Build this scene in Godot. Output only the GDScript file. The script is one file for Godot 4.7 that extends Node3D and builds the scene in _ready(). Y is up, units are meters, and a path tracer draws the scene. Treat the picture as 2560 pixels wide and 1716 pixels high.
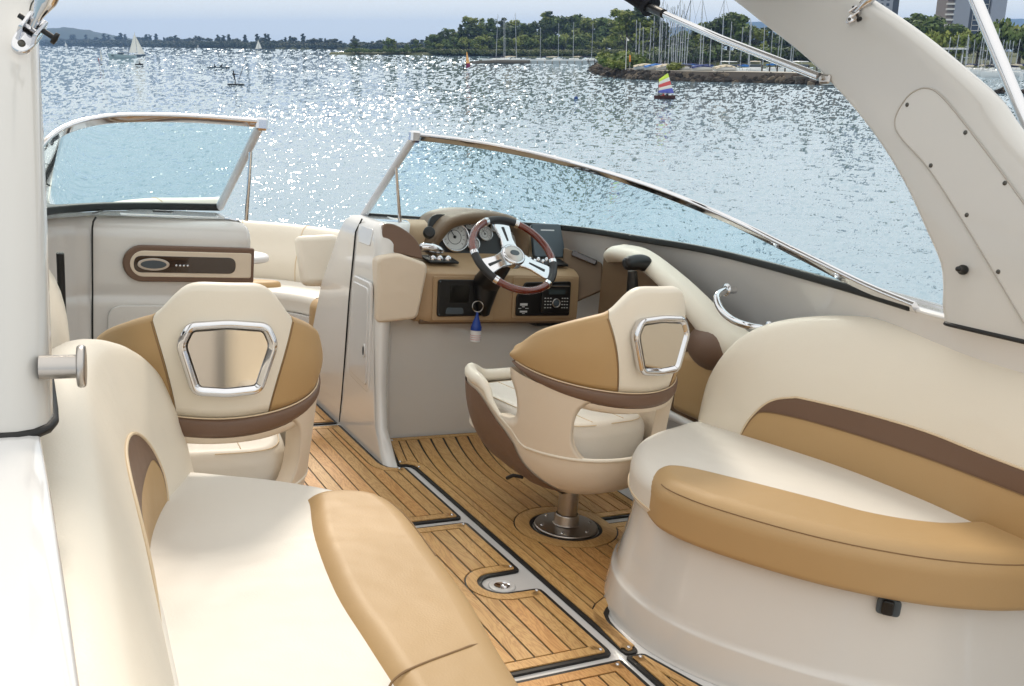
extends Node3D
# A motorboat cockpit looking forward over a lake with a marina. World: y up, lake surface at y = 0.
# Boat pieces are written in the boat's own axes (x to starboard, y up from the cockpit sole, -z to the bow);
# B carries them into the world: the boat heels and trims a little on the water.
var B := Transform3D(Basis(Vector3(.88276, -.12525, -.45282), Vector3(.08495, .99047, -.10836), Vector3(.46208, .05719, .88499)).orthonormalized(), Vector3(-.1104, 4.2124, .1409))
var M := {}
var used := {}
var rng := RandomNumberGenerator.new()

class MB extends RefCounted:
	var v := PackedVector3Array()
	var n := PackedVector3Array()
	var c := PackedColorArray()
	var ix := PackedInt32Array()
	var col := Color(1, 1, 1)
	var tinted := false
	func vert(p: Vector3, q: Vector3) -> int:
		v.append(p); n.append(q)
		if tinted: c.append(col)
		return v.size() - 1
	func tri(a: Vector3, b: Vector3, d: Vector3) -> void:
		var q := (b - a).cross(d - a)
		if q.length_squared() < 1e-18: return
		q = q.normalized()
		ix.append_array([vert(a, q), vert(b, q), vert(d, q)])
	func quad(a: Vector3, b: Vector3, d: Vector3, e: Vector3) -> void:
		var q := (d - a).cross(e - b)
		if q.length_squared() < 1e-18: return
		q = q.normalized()
		var i := vert(a, q); vert(b, q); vert(d, q); vert(e, q)
		ix.append_array([i, i + 1, i + 2, i, i + 2, i + 3])
	func grid(rows: Array, cu := false, cv := false) -> void:   # smooth surface through rows of points; cu closes each row, cv closes the rows
		var R := rows.size(); var C: int = rows[0].size()
		var at := v.size()
		for r in R:
			for k in C:
				var l: Vector3 = rows[r][(k - 1 + C) % C] if (k > 0 or cu) else rows[r][k]
				var g: Vector3 = rows[r][(k + 1) % C] if (k < C - 1 or cu) else rows[r][k]
				var u: Vector3 = rows[(r - 1 + R) % R][k] if (r > 0 or cv) else rows[r][k]
				var d: Vector3 = rows[(r + 1) % R][k] if (r < R - 1 or cv) else rows[r][k]
				var q := (g - l).cross(d - u)
				if q.length_squared() < 1e-16:
					var r2: int = r + 1 if r < R / 2 else r - 1
					var l2: Vector3 = rows[r2][(k - 1 + C) % C] if (k > 0 or cu) else rows[r2][k]
					var g2: Vector3 = rows[r2][(k + 1) % C] if (k < C - 1 or cu) else rows[r2][k]
					q = (g2 - l2).cross(d - u)
				vert(rows[r][k], q.normalized() if q.length_squared() > 1e-20 else Vector3.UP)
		for r in (R if cv else R - 1):
			for k in (C if cu else C - 1):
				var a := at + r * C + k; var b := at + r * C + (k + 1) % C
				var d := at + ((r + 1) % R) * C + (k + 1) % C; var e := at + ((r + 1) % R) * C + k
				ix.append_array([a, b, d, a, d, e])
	func fan(pts: PackedVector3Array, q := Vector3.ZERO) -> void:   # flat lid over a ring
		var m := Vector3.ZERO
		for p in pts: m += p
		m /= pts.size()
		if q == Vector3.ZERO:
			for k in pts.size(): q += (pts[k] - m).cross(pts[(k + 1) % pts.size()] - m)
			q = q.normalized()
		var o := vert(m, q); var at := v.size()
		for p in pts: vert(p, q)
		for k in pts.size(): ix.append_array([o, at + k, at + (k + 1) % pts.size()])
	func tube(pts: PackedVector3Array, r, sides := 10, lids := true, shut := false) -> void:
		var rows := []; var N := pts.size(); var up := Vector3.ZERO
		for k in N:
			var a := pts[(k - 1 + N) % N] if (k > 0 or shut) else pts[k]
			var b := pts[(k + 1) % N] if (k < N - 1 or shut) else pts[k]
			var t := (b - a).normalized()
			if up == Vector3.ZERO: up = Vector3.UP if absf(t.y) < .9 else Vector3.RIGHT
			var s := t.cross(up).normalized()
			up = s.cross(t).normalized()
			var rr: float = r if (r is float or r is int) else r[k]
			var ring := PackedVector3Array()
			for j in sides:
				var w := TAU * j / sides
				ring.append(pts[k] + (s * cos(w) + up * sin(w)) * rr)
			rows.append(ring)
		grid(rows, true, shut)
		if lids and not shut: fan(rows[0]); fan(rows[N - 1])
	func sweep(pts: PackedVector3Array, prof, up = Vector3.UP, lids := true, open_section := false) -> void:   # prof: a closed 2D section (x to the right of travel, y up), or one for each point
		var rows := []; var N := pts.size()
		for k in N:
			var t := (pts[mini(k + 1, N - 1)] - pts[maxi(k - 1, 0)]).normalized()
			var s := t.cross(up[k] if up is PackedVector3Array else up).normalized(); var w := s.cross(t).normalized()
			var pr = prof[k] if prof is Array else prof
			var ring := PackedVector3Array()
			for p in pr: ring.append(pts[k] + s * p.x + w * p.y)
			rows.append(ring)
		grid(rows, not open_section)
		if lids and not open_section: fan(rows[0]); fan(rows[N - 1])
	func lathe(prof: PackedVector2Array, sides := 24, x := Transform3D()) -> void:
		var rows := []
		for p in prof:
			var ring := PackedVector3Array()
			for j in sides:
				var w := TAU * j / sides
				ring.append(x * Vector3(p.x * cos(w), p.y, p.x * sin(w)))
			rows.append(ring)
		grid(rows, true)
	func box(a: Vector3, b: Vector3, bev := .0, x := Transform3D()) -> void:   # corners a, b; edges chamfered by bev
		var lo := a.min(b); var hi := a.max(b)
		bev = minf(bev, minf(hi.x - lo.x, minf(hi.y - lo.y, hi.z - lo.z)) * .45)
		var P := func(p: Vector3) -> Vector3: return x * p
		for s in 2:
			for ax in 3:
				var u := (ax + 1) % 3; var w := (ax + 2) % 3
				var f := func(i: int, j: int) -> Vector3:
					var p := Vector3()
					p[ax] = hi[ax] if s else lo[ax]
					p[u] = (hi[u] - bev) if i else (lo[u] + bev)
					p[w] = (hi[w] - bev) if j else (lo[w] + bev)
					return x * p
				quad(f.call(0, 0), f.call(1, 0), f.call(1, 1), f.call(0, 1))
		if bev <= 0.0: return
		for ax in 3:
			var u := (ax + 1) % 3; var w := (ax + 2) % 3
			for i in 2:
				for j in 2:
					var e := func(t: int, which: int) -> Vector3:
						var p := Vector3()
						p[ax] = (hi[ax] - bev) if t else (lo[ax] + bev)
						p[u] = hi[u] if i else lo[u]
						p[w] = hi[w] if j else lo[w]
						if which == 0: p[u] += -bev if i else bev
						else: p[w] += -bev if j else bev
						return x * p
					quad(e.call(0, 0), e.call(1, 0), e.call(1, 1), e.call(0, 1))
		for i in 2:
			for j in 2:
				for k in 2:
					var o := Vector3(hi.x if i else lo.x, hi.y if j else lo.y, hi.z if k else lo.z)
					var d := Vector3(-bev if i else bev, -bev if j else bev, -bev if k else bev)
					tri(x * (o + Vector3(0, d.y, d.z)), x * (o + Vector3(d.x, 0, d.z)), x * (o + Vector3(d.x, d.y, 0)))
	static func inset(o: PackedVector2Array, d: float) -> PackedVector2Array:   # same count of points, moved inwards by d
		var r := PackedVector2Array(); var N := o.size()
		var sgn := 1.0 if not Geometry2D.is_polygon_clockwise(o) else -1.0
		for k in N:
			var a := (o[k] - o[(k - 1 + N) % N]).normalized(); var b := (o[(k + 1) % N] - o[k]).normalized()
			var na := Vector2(-a.y, a.x) * sgn; var nb := Vector2(-b.y, b.x) * sgn
			var m := na + nb
			var l := maxf(m.length_squared() * .5, .35)
			r.append(o[k] + m / l * d)
		return r
	func slab(o: PackedVector2Array, y0: float, y1: float, rt := .0, rb := .0, x := Transform3D(), seg := 4, crown := .0) -> void:   # prism over an xz outline with rounded rims
		var N := o.size(); var lay := []
		if rb > 0:
			for k in seg + 1:
				var w := PI / 2 * (1.0 - float(k) / seg)
				lay.append([rb * (1 - cos(w)), y0 + rb * (1 - sin(w)), -w])
		else: lay.append([0.0, y0, 0.0])
		if rt > 0:
			for k in seg + 1:
				var w := PI / 2 * float(k) / seg
				lay.append([rt * (1 - cos(w)), y1 - rt * (1 - sin(w)), w])
		else: lay.append([0.0, y1, 0.0])
		var un := PackedVector2Array(); var one := inset(o, .001)
		for k in N: un.append((o[k] - one[k]).normalized())
		var at := v.size()
		for l in lay:
			var ring := inset(o, l[0]) if l[0] > 0 else o
			for k in N:
				var q := Vector3(un[k].x * cos(l[2]), sin(l[2]), un[k].y * cos(l[2]))
				vert(x * Vector3(ring[k].x, l[1], ring[k].y), (x.basis * q).normalized())
		for r in lay.size() - 1:
			for k in N:
				var a := at + r * N + k; var b := at + r * N + (k + 1) % N
				ix.append_array([a, b, b + N, a, b + N, a + N])
		for side in 2:
			var l = lay[lay.size() - 1] if side else lay[0]
			var ring := inset(o, l[0]) if l[0] > 0 else o
			var q := (x.basis * (Vector3.UP if side else Vector3.DOWN)).normalized()
			var lids := [ring]
			if Geometry2D.triangulate_polygon(ring).is_empty(): lids = Geometry2D.offset_polygon(o, -maxf(l[0], .0002))
			for lid in lids:
				var at2 := v.size()
				for p in lid: vert(x * Vector3(p.x, l[1], p.y), q)
				for k in Geometry2D.triangulate_polygon(lid): ix.append(at2 + k)
	func mesh() -> ArrayMesh:
		for k in range(0, ix.size(), 3):
			var a := ix[k]; var b := ix[k + 1]; var d := ix[k + 2]
			if (v[b] - v[a]).cross(v[d] - v[a]).dot(n[a] + n[b] + n[d]) > 0:
				ix[k + 1] = d; ix[k + 2] = b
		var arr := []
		arr.resize(Mesh.ARRAY_MAX)
		arr[Mesh.ARRAY_VERTEX] = v; arr[Mesh.ARRAY_NORMAL] = n; arr[Mesh.ARRAY_INDEX] = ix
		if tinted: arr[Mesh.ARRAY_COLOR] = c
		var m := ArrayMesh.new()
		m.add_surface_from_arrays(Mesh.PRIMITIVE_TRIANGLES, arr)
		return m

func mb() -> MB: return MB.new()
func numbered(called: String) -> String:
	used[called] = used.get(called, -1) + 1
	return called if used[called] == 0 else "%s_%03d" % [called, used[called]]
func meta(o: Node, label: String, category: String, group := "", kind := "") -> Node:
	if label: o.set_meta("label", label)
	if category: o.set_meta("category", category)
	if group: o.set_meta("group", group)
	if kind: o.set_meta("kind", kind)
	return o
func thing(called: String, label: String, category: String, x := Transform3D(), group := "", kind := "") -> Node3D:
	var o := Node3D.new()
	o.name = numbered(called); o.transform = x
	add_child(o)
	meta(o, label, category, group, kind)
	return o
func aboard(called: String, label: String, category: String, at := Vector3.ZERO, turn := 0.0, group := "") -> Node3D:   # a thing on the boat
	return thing(called, label, category, B * Transform3D(Basis(Vector3.UP, turn), at), group)
func part(b: MB, called: String, m: Material, parent: Node, at := Vector3.ZERO) -> MeshInstance3D:
	return piece(b.mesh(), called, m, parent, Transform3D(Basis(), at))
func piece(me: Mesh, called: String, m: Material, parent: Node, x := Transform3D()) -> MeshInstance3D:
	var o := MeshInstance3D.new()
	o.mesh = me; o.material_override = m; o.transform = x
	o.name = called if parent != self else numbered(called)
	parent.add_child(o, true)
	return o
func solid(b: MB, called: String, m: Material, label: String, category: String, x := Transform3D(), group := "", kind := "") -> MeshInstance3D:   # a thing of one mesh
	var o := piece(b.mesh(), called, m, self, x)
	meta(o, label, category, group, kind)
	return o
func p3(a: Array) -> PackedVector3Array:
	var r := PackedVector3Array()
	for k in range(0, a.size(), 3): r.append(Vector3(a[k], a[k + 1], a[k + 2]))
	return r
func p2(a: Array) -> PackedVector2Array:
	var r := PackedVector2Array()
	for k in range(0, a.size(), 2): r.append(Vector2(a[k], a[k + 1]))
	return r
func curve3(a, steps := 8) -> PackedVector3Array:   # smooth curve through points
	var p: PackedVector3Array = a if a is PackedVector3Array else p3(a)
	var r := PackedVector3Array(); var N := p.size()
	for k in N - 1:
		for j in steps: r.append(p[k].cubic_interpolate(p[k + 1], p[maxi(k - 1, 0)], p[mini(k + 2, N - 1)], float(j) / steps))
	r.append(p[N - 1])
	return r
func curve2(a, steps := 8, shut := false) -> PackedVector2Array:
	var p: PackedVector2Array = a if a is PackedVector2Array else p2(a)
	var r := PackedVector2Array(); var N := p.size()
	for k in (N if shut else N - 1):
		for j in steps:
			r.append(p[k].cubic_interpolate(p[(k + 1) % N], p[(k - 1 + N) % N] if shut else p[maxi(k - 1, 0)], p[(k + 2) % N] if shut else p[mini(k + 2, N - 1)], float(j) / steps))
	if not shut: r.append(p[N - 1])
	return r
func rounded(a, r: float, seg := 5) -> PackedVector2Array:   # polygon with its corners rounded; r one radius
	var p: PackedVector2Array = a if a is PackedVector2Array else p2(a)
	var out := PackedVector2Array(); var N := p.size()
	for k in N:
		var da := p[(k - 1 + N) % N] - p[k]; var db := p[(k + 1) % N] - p[k]
		var t := minf(r, minf(da.length(), db.length()) * .48)
		var s := p[k] + da.normalized() * t; var e := p[k] + db.normalized() * t
		for j in seg + 1:
			var w := float(j) / seg
			out.append(s.lerp(p[k], w).lerp(p[k].lerp(e, w), w))
	return out
func oval(cx: float, cy: float, rx: float, ry: float, n := 32, e := 1.0) -> PackedVector2Array:
	var r := PackedVector2Array()
	for k in n:
		var w := TAU * k / n
		r.append(Vector2(cx + rx * signf(cos(w)) * pow(absf(cos(w)), e), cy + ry * signf(sin(w)) * pow(absf(sin(w)), e)))
	return r
func polyat(p: PackedVector3Array, t: float) -> Vector3:   # point at share t of a polyline's points
	var f := clampf(t, 0, 1) * (p.size() - 1)
	var k := mini(int(f), p.size() - 2)
	return p[k].lerp(p[k + 1], f - k)
func face(a: Vector3, right: Vector3, out: Vector3) -> Transform3D:   # frame whose xz plane is a surface: local x = right, local y = out, local z = down the surface
	var y := out.normalized(); var x := (right - y * right.dot(y)).normalized()
	return Transform3D(Basis(x, y, x.cross(y)), a)
func noise_image(w: int, h: int, freq: float, seed_: int, octaves := 4) -> Image:
	var f := FastNoiseLite.new()
	f.seed = seed_; f.frequency = freq; f.fractal_octaves = octaves
	return f.get_seamless_image(w, h)
func ramp_image(w: int, h: int, freq: Vector2, seed_: int, cols: Array, octaves := 4) -> Image:   # noise run through a list of colours, seamless in both directions
	var f := FastNoiseLite.new()
	f.seed = seed_; f.frequency = 1.0; f.fractal_octaves = octaves
	var im := Image.create(w, h, false, Image.FORMAT_RGB8)
	for y in h:
		for x in w:
			var a := TAU * x / w; var b := TAU * y / h
			var q := f.get_noise_3d(cos(a) * freq.x + 7.0 * sin(b) * freq.y, sin(a) * freq.x, cos(b) * freq.y) * 1.3
			var t := clampf(q * .5 + .5, 0, .999) * (cols.size() - 1)
			im.set_pixel(x, y, (cols[int(t)] as Color).lerp(cols[int(t) + 1], t - int(t)))
	return im
func mat(key: String, c: Color, rough := .5, metal := .0) -> StandardMaterial3D:
	var m := StandardMaterial3D.new()
	m.albedo_color = c; m.roughness = rough; m.metallic = metal
	M[key] = m
	return m
func grain(m: StandardMaterial3D, im: Image, scale: float, strength: float) -> void:
	var q := im.duplicate() as Image
	q.convert(Image.FORMAT_RGBA8)
	q.bump_map_to_normal_map(4.0)
	m.normal_enabled = true; m.normal_texture = ImageTexture.create_from_image(q); m.normal_scale = strength
	m.uv1_triplanar = true; m.uv1_scale = Vector3.ONE * scale
func coat(m: StandardMaterial3D, k := 1.0, r := .05) -> void:
	m.clearcoat_enabled = true; m.clearcoat = k; m.clearcoat_roughness = r
func nth(k: int) -> String:
	var w := ["first", "second", "third", "fourth", "fifth", "sixth", "seventh", "eighth", "ninth", "tenth", "eleventh", "twelfth"]
	if k < w.size(): return w[k]
	var n := k + 1
	return "%d%s" % [n, "th" if n % 100 in [11, 12, 13] else {1: "st", 2: "nd", 3: "rd"}.get(n % 10, "th")]
func materials() -> void:
	var fine := noise_image(512, 512, .16, 3, 3)
	var soft := noise_image(512, 512, .008, 8, 2)
	for y in 512:
		for x in 512: fine.set_pixel(x, y, Color.from_hsv(0, 0, fine.get_pixel(x, y).r * .10 + soft.get_pixel(x, y).r * .90))
	var g := mat("gelcoat", Color(.86, .855, .85), .2); coat(g, .9, .04)
	g = mat("liner", Color(.86, .85, .835), .22); coat(g, .9, .05)
	g = mat("arch_paint", Color(.80, .79, .77), .22); coat(g, .6, .06)
	for a in [["cream", Color(.905, .872, .81), 41.0], ["white_vinyl", Color(.875, .855, .82), 37.0], ["beige", Color(.86, .80, .72), 43.0], ["tan", Color(.71, .585, .41), 39.0], ["brown", Color(.43, .33, .265), 40.0], ["dash_brown", Color(.42, .335, .245), 35.0], ["dash_tan", Color(.66, .55, .42), 35.0]]:
		g = mat(a[0], a[1], .48); grain(g, fine, a[2] * .05, .5); g.rim_enabled = true; g.rim = .12
	mat("panel_line", Color(.68, .655, .62), .4); mat("steel_dark", Color(.36, .35, .33), .4, .8)
	mat("piping", Color(.86, .78, .66), .5)
	mat("seam", Color(.53, .42, .29), .7)
	mat("rubber", Color(.075, .072, .075), .55)
	mat("gasket", Color(.09, .10, .10), .5)
	mat("black_plastic", Color(.06, .06, .065), .38)
	mat("slate", Color(.27, .31, .34), .42)
	mat("chrome", Color(.86, .86, .87), .07, 1.0)
	mat("steel", Color(.74, .72, .70), .30, 1.0)
	mat("mirror", Color(.83, .80, .76), .04, 1.0)
	g = mat("rim_leather", Color(.14, .14, .145), .5)
	g = mat("canvas", Color(.05, .06, .10), .85)
	var tk := ramp_image(256, 256, Vector2(6.0, .55), 11, [Color(.90, .86, .80), Color(1, 1, 1), Color(.96, .93, .89), Color(.86, .80, .73), Color(.98, .96, .92)], 5)
	var tkt := ImageTexture.create_from_image(tk)
	var tones := [Color(.80, .635, .40), Color(.82, .665, .44), Color(.77, .60, .375), Color(.81, .625, .395), Color(.79, .64, .425)]
	for k in tones.size():
		g = mat("teak%d" % k, tones[k], .5)
		g.albedo_texture = tkt; g.uv1_triplanar = true; g.uv1_scale = Vector3(4.2, 4.2, 1.7); g.uv1_offset = Vector3(k * .23, 0, k * .37)
	var bw := ramp_image(256, 256, Vector2(2.2, .8), 21, [Color(.28, .09, .05), Color(.44, .15, .07), Color(.33, .10, .05), Color(.50, .19, .09), Color(.24, .07, .04)], 5)
	g = mat("burl", Color(1, 1, 1), .25); g.albedo_texture = ImageTexture.create_from_image(bw); g.uv1_triplanar = true; g.uv1_scale = Vector3(9, 9, 9); coat(g, 1.0, .03)
	g = mat("dark_burl", Color(.34, .28, .27), .2); g.albedo_texture = M.burl.albedo_texture; g.uv1_triplanar = true; g.uv1_scale = Vector3(7, 7, 7); coat(g, 1.0, .03)
	g = mat("pane", Color(.83, .945, .98, .0), .0); g.transparency = BaseMaterial3D.TRANSPARENCY_ALPHA; g.refraction_enabled = true; g.refraction_scale = .004

func _ready() -> void:
	rng.seed = 4
	var cam := Camera3D.new()
	cam.name = "camera"
	cam.position = Vector3(0, 5.5, 0); cam.rotation_degrees = Vector3(-17.656, 0, 0)
	cam.fov = 40.115; cam.near = .05; cam.far = 20000
	add_child(cam); cam.make_current()
	var sm := ProceduralSkyMaterial.new()
	sm.sky_top_color = Color(1.0, .995, .98); sm.sky_horizon_color = Color(.865, .88, .875); sm.sky_curve = .5
	sm.ground_bottom_color = Color(.45, .52, .56); sm.ground_horizon_color = Color(.80, .84, .88)
	sm.sun_angle_max = 26.0; sm.sun_curve = .12
	var sky := Sky.new(); sky.sky_material = sm
	var env := Environment.new()
	env.background_mode = Environment.BG_SKY; env.sky = sky; env.background_energy_multiplier = 1.0
	env.tonemap_mode = Environment.TONE_MAPPER_LINEAR; env.tonemap_exposure = 1.41
	env.fog_enabled = true; env.fog_density = .00015; env.fog_light_color = Color(.62, .78, 1.0)
	env.sdfgi_enabled = true; env.ssao_enabled = true; env.ssil_enabled = true
	var we := WorldEnvironment.new(); we.name = "environment"; we.environment = env
	add_child(we)
	var sun := DirectionalLight3D.new()
	sun.name = "sun"; sun.light_energy = .5; sun.light_angular_distance = 10.0; sun.light_color = Color(1, .95, .88); sun.shadow_enabled = true
	sun.rotation_degrees = Vector3(-36, 190, 0)   # shines towards the camera from a little left of dead ahead
	add_child(sun)
	materials()
	water()
	hull()
	mats()
	benches()
	chairs()
	port_console()
	helm()
	bow()
	windshields()
	arch()
	small_things()
	background()
func water() -> void:
	# one sheet to the horizon: rings that widen with distance; short chop in the surface normals, broken into wind patches
	var b := mb()
	var nz := FastNoiseLite.new(); nz.seed = 5; nz.frequency = 1.0; nz.fractal_octaves = 3; nz.fractal_gain = .55
	var na := FastNoiseLite.new(); na.seed = 9; na.frequency = 1.0; na.fractal_octaves = 3
	var r2 := RandomNumberGenerator.new(); r2.seed = 12
	var RINGS := 520; var COLS := 1500; var half := deg_to_rad(36.0)
	var H := 5.5; var d0 := 9.0
	var a0 := atan(H / d0); var dist := PackedFloat32Array()
	for r in RINGS:
		var t := float(r) / (RINGS - 1)
		dist.append(H / tan(lerpf(a0, .0011, pow(t, .66))))
	for r in RINGS:
		var d := dist[r]
		var step := absf(dist[mini(r + 1, RINGS - 1)] - dist[maxi(r - 1, 0)]) * .5
		var wide := d * 2.0 * half / COLS
		var wl := maxf(wide * 10.0, .6); var wd := maxf(step * 2.2, .36)
		var near := clampf(45.0 / d, 0, 1)
		var drift := Vector2.ZERO
		for k in COLS:
			var w := lerpf(-half, half, float(k) / (COLS - 1))
			var x := sin(w) * d; var z := -cos(w) * d
			var gust := clampf(.5 + .9 * na.get_noise_2d(x * .012 + z * .003, z * .006) + .55 * na.get_noise_2d(x * .06, z * .025 + 40.0), 0, 1)
			var rms := lerpf(.085, .25, gust) * lerpf(1.0, .55, smoothstep(-.05, .38, x / -z))   # calmer in the lee of the breakwater
			var q := Vector2(nz.get_noise_3d(w * d / wl, d / wd, 0.0), nz.get_noise_3d(w * d / wl, d / wd, 31.0)) * 2.4
			drift = drift * .45 + Vector2(r2.randfn(), r2.randfn()) * .89
			q = q * .7 + drift * .72
			b.v.append(Vector3(x, nz.get_noise_2d(x * .55, z * .8) * .07 * near, z))
			# slopes along and across the line of sight, turned into world axes
			var sx := q.x * rms * .66; var sd := clampf(q.y * rms, -.42, .42)
			b.n.append(Vector3(-sx * cos(w) - sd * sin(w), 1.0, -sx * sin(w) + sd * cos(w)).normalized())
	for r in RINGS - 1:
		for k in COLS - 1:
			var i := r * COLS + k
			b.ix.append_array([i, i + 1, i + COLS + 1, i, i + COLS + 1, i + COLS])
	# the rest of the lake, beside and behind
	for r in range(0, RINGS - 1, 12):
		for k in 40:
			var w0 := lerpf(half, TAU - half, k / 40.0); var w1 := lerpf(half, TAU - half, (k + 1) / 40.0)
			var r1 := mini(r + 12, RINGS - 1)
			var f := func(w: float, d: float) -> Vector3: return Vector3(sin(w) * d, -.03, -cos(w) * d)
			b.quad(f.call(w0, dist[r]), f.call(w1, dist[r]), f.call(w1, dist[r1]), f.call(w0, dist[r1]))
	for k in 60:
		var w0 := TAU * k / 60.0; var w1 := TAU * (k + 1) / 60.0
		b.tri(Vector3(0, -.06, 0), Vector3(sin(w0) * d0, -.03, -cos(w0) * d0), Vector3(sin(w1) * d0, -.03, -cos(w1) * d0))
	var m := mat("water", Color(.50, .60, .66), .05)
	m.metallic_specular = .5
	var o := piece(b.mesh(), "water", m, self)
	meta(o, "wind-ruffled lake water glittering in the sun", "water", "", "structure")
const XC := 1.12   # the boat's centreline
func mirror(p: PackedVector3Array) -> PackedVector3Array:
	var r := PackedVector3Array()
	for q in p: r.append(Vector3(2 * XC - q.x, q.y, q.z))
	return r
func hull() -> void:
	var t := aboard("motorboat_hull", "white fibreglass cockpit liner and side decks of the motorboat in the foreground", "motorboat")
	var b := mb()
	b.slab(p2([.0, .3, 2.3, .3, 2.4, -4.2, 1.7, -5.9, .5, -5.9, -.1, -4.2]), -.05, -.007)
	part(b, "cockpit_sole", M.gelcoat, t)
	var rail := curve3([2.2, .95, .6, 2.2, .95, -.3, 2.21, .955, -1.1, 2.235, .968, -1.65, 2.305, .98, -2.11, 2.40, .985, -2.6, 2.43, .99, -2.94, 2.42, .985, -3.4, 2.38, .965, -3.9, 2.26, .90, -4.5, 2.08, .80, -5.0, 1.72, .745, -5.6, 1.12, .73, -5.98], 6)
	var prof := curve2([.15, -.97, .15, -.6, .135, -.40, .075, -.16, .02, -.03, .004, -.010, .016, .0, .08, .0, .15, .0, .185, -.014, .20, -.06, .26, -.6, .24, -1.6, .05, -3.2, -.5, -4.8], 3)
	b = mb(); b.sweep(rail, prof, Vector3.UP, false, true)
	part(b, "starboard_side_deck", M.gelcoat, t)
	var pr := PackedVector2Array()
	for q in prof: pr.append(Vector2(-q.x, q.y))
	var rail_p := PackedVector3Array()
	for q in mirror(rail): rail_p.append(q - Vector3(0, .085 * smoothstep(-2.3, -3.9, q.z), 0))
	b = mb(); b.sweep(rail_p, pr, Vector3.UP, false, true)
	part(b, "port_side_deck", M.gelcoat, t)
	# the lip of the deck that carries the windshield and the thin rubber rail under it
	b = mb(); b.tube(curve3([2.185, .955, -.9, 2.2, .957, -1.3, 2.225, .968, -1.64], 6), .006, 8)
	part(b, "deck_joint", M.rubber, t)
	# transom wall behind the cockpit
	b = mb(); b.box(Vector3(-.05, -.05, .55), Vector3(2.3, .9, .75), .04)
	part(b, "transom", M.gelcoat, t)

func plank_piece(b: MB, poly: PackedVector2Array, y0: float, y1: float) -> void:   # a thin board with eased edges
	b.slab(poly, y0, y1, .0012, .0, Transform3D(), 1)
func teak_mat(label: String, outline: PackedVector2Array, planks: Array, border := .038, studs := [], edge := .016) -> void:
	# planks: list of polygons (xz) before they are cut to the field inside the border
	var c := Vector2.ZERO
	for p in outline: c += p
	c /= outline.size()
	var at := Vector3(c.x, 0, c.y)
	var t := aboard("teak_deck_mat", label, "deck mat", at, 0.0, "teak deck mats on the cockpit floor")
	var b := mb(); b.slab(outline, -.0069, .0005, .001, .0, Transform3D(), 1)
	part(b, "rubber_backing", M.rubber, t, -at)
	var e0 := MB.inset(outline, edge); var e1 := MB.inset(outline, edge + border)
	# border board: a ring of quads, eased edges left to the light
	b = mb()
	var N := e0.size()
	for k in N:
		var j := (k + 1) % N
		var A := Vector3(e0[k].x, .0042, e0[k].y); var D := Vector3(e0[j].x, .0042, e0[j].y)
		var E := Vector3(e1[j].x, .0042, e1[j].y); var F := Vector3(e1[k].x, .0042, e1[k].y)
		b.quad(A, D, E, F)
		for s in [[A, D], [E, F]]: b.quad(s[0], s[1], s[1] - Vector3(0, .004, 0), s[0] - Vector3(0, .004, 0))
	part(b, "border_board", M["teak%d" % (rng.randi() % 5)], t, -at)
	var field := Geometry2D.offset_polygon(outline, -(edge + border + .0055))
	var n := 0
	for pl in planks:
		for f in field:
			for q in Geometry2D.intersect_polygons(pl, f):
				if Geometry2D.is_polygon_clockwise(q): q.reverse()
				if absf(area(q)) < .0008: continue
				q = tidy(q)
				b = mb(); plank_piece(b, q, .0002, .0042)
				part(b, "plank", M["teak%d" % (rng.randi() % 5)], t, -at)
				n += 1
	for s in studs:
		b = mb(); b.lathe(p2([.0055, .0, .0055, .003, .003, .0055, .0, .006]), 10, Transform3D(Basis(), Vector3(s.x - at.x, .004, s.y - at.z)))
		part(b, "snap_stud", M.chrome, t)
func tidy(q: PackedVector2Array) -> PackedVector2Array:   # drop points that crowd their neighbours
	var r := PackedVector2Array()
	for p in q:
		if r.is_empty() or r[r.size() - 1].distance_to(p) > .0035: r.append(p)
	while r.size() > 3 and r[0].distance_to(r[r.size() - 1]) < .0035: r.remove_at(r.size() - 1)
	return r
func area(q: PackedVector2Array) -> float:
	var s := 0.0
	for k in q.size(): s += q[k].cross(q[(k + 1) % q.size()])
	return s * .5
func straight_planks(x0: float, x1: float, z0: float, z1: float, w := .0565, gap := .0052) -> Array:
	var r := []; var x := x1
	while x > x0 - w:
		r.append(p2([x - w + gap, z0, x, z0, x, z1, x - w + gap, z1]))
		x -= w
	return r
func arc2(c: Vector2, r: float, a: float, e: float, n := 14) -> PackedVector2Array:
	var o := PackedVector2Array()
	for k in n + 1:
		var w := deg_to_rad(lerpf(a, e, float(k) / n))
		o.append(c + Vector2(cos(w), sin(w)) * r)
	return o
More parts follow.
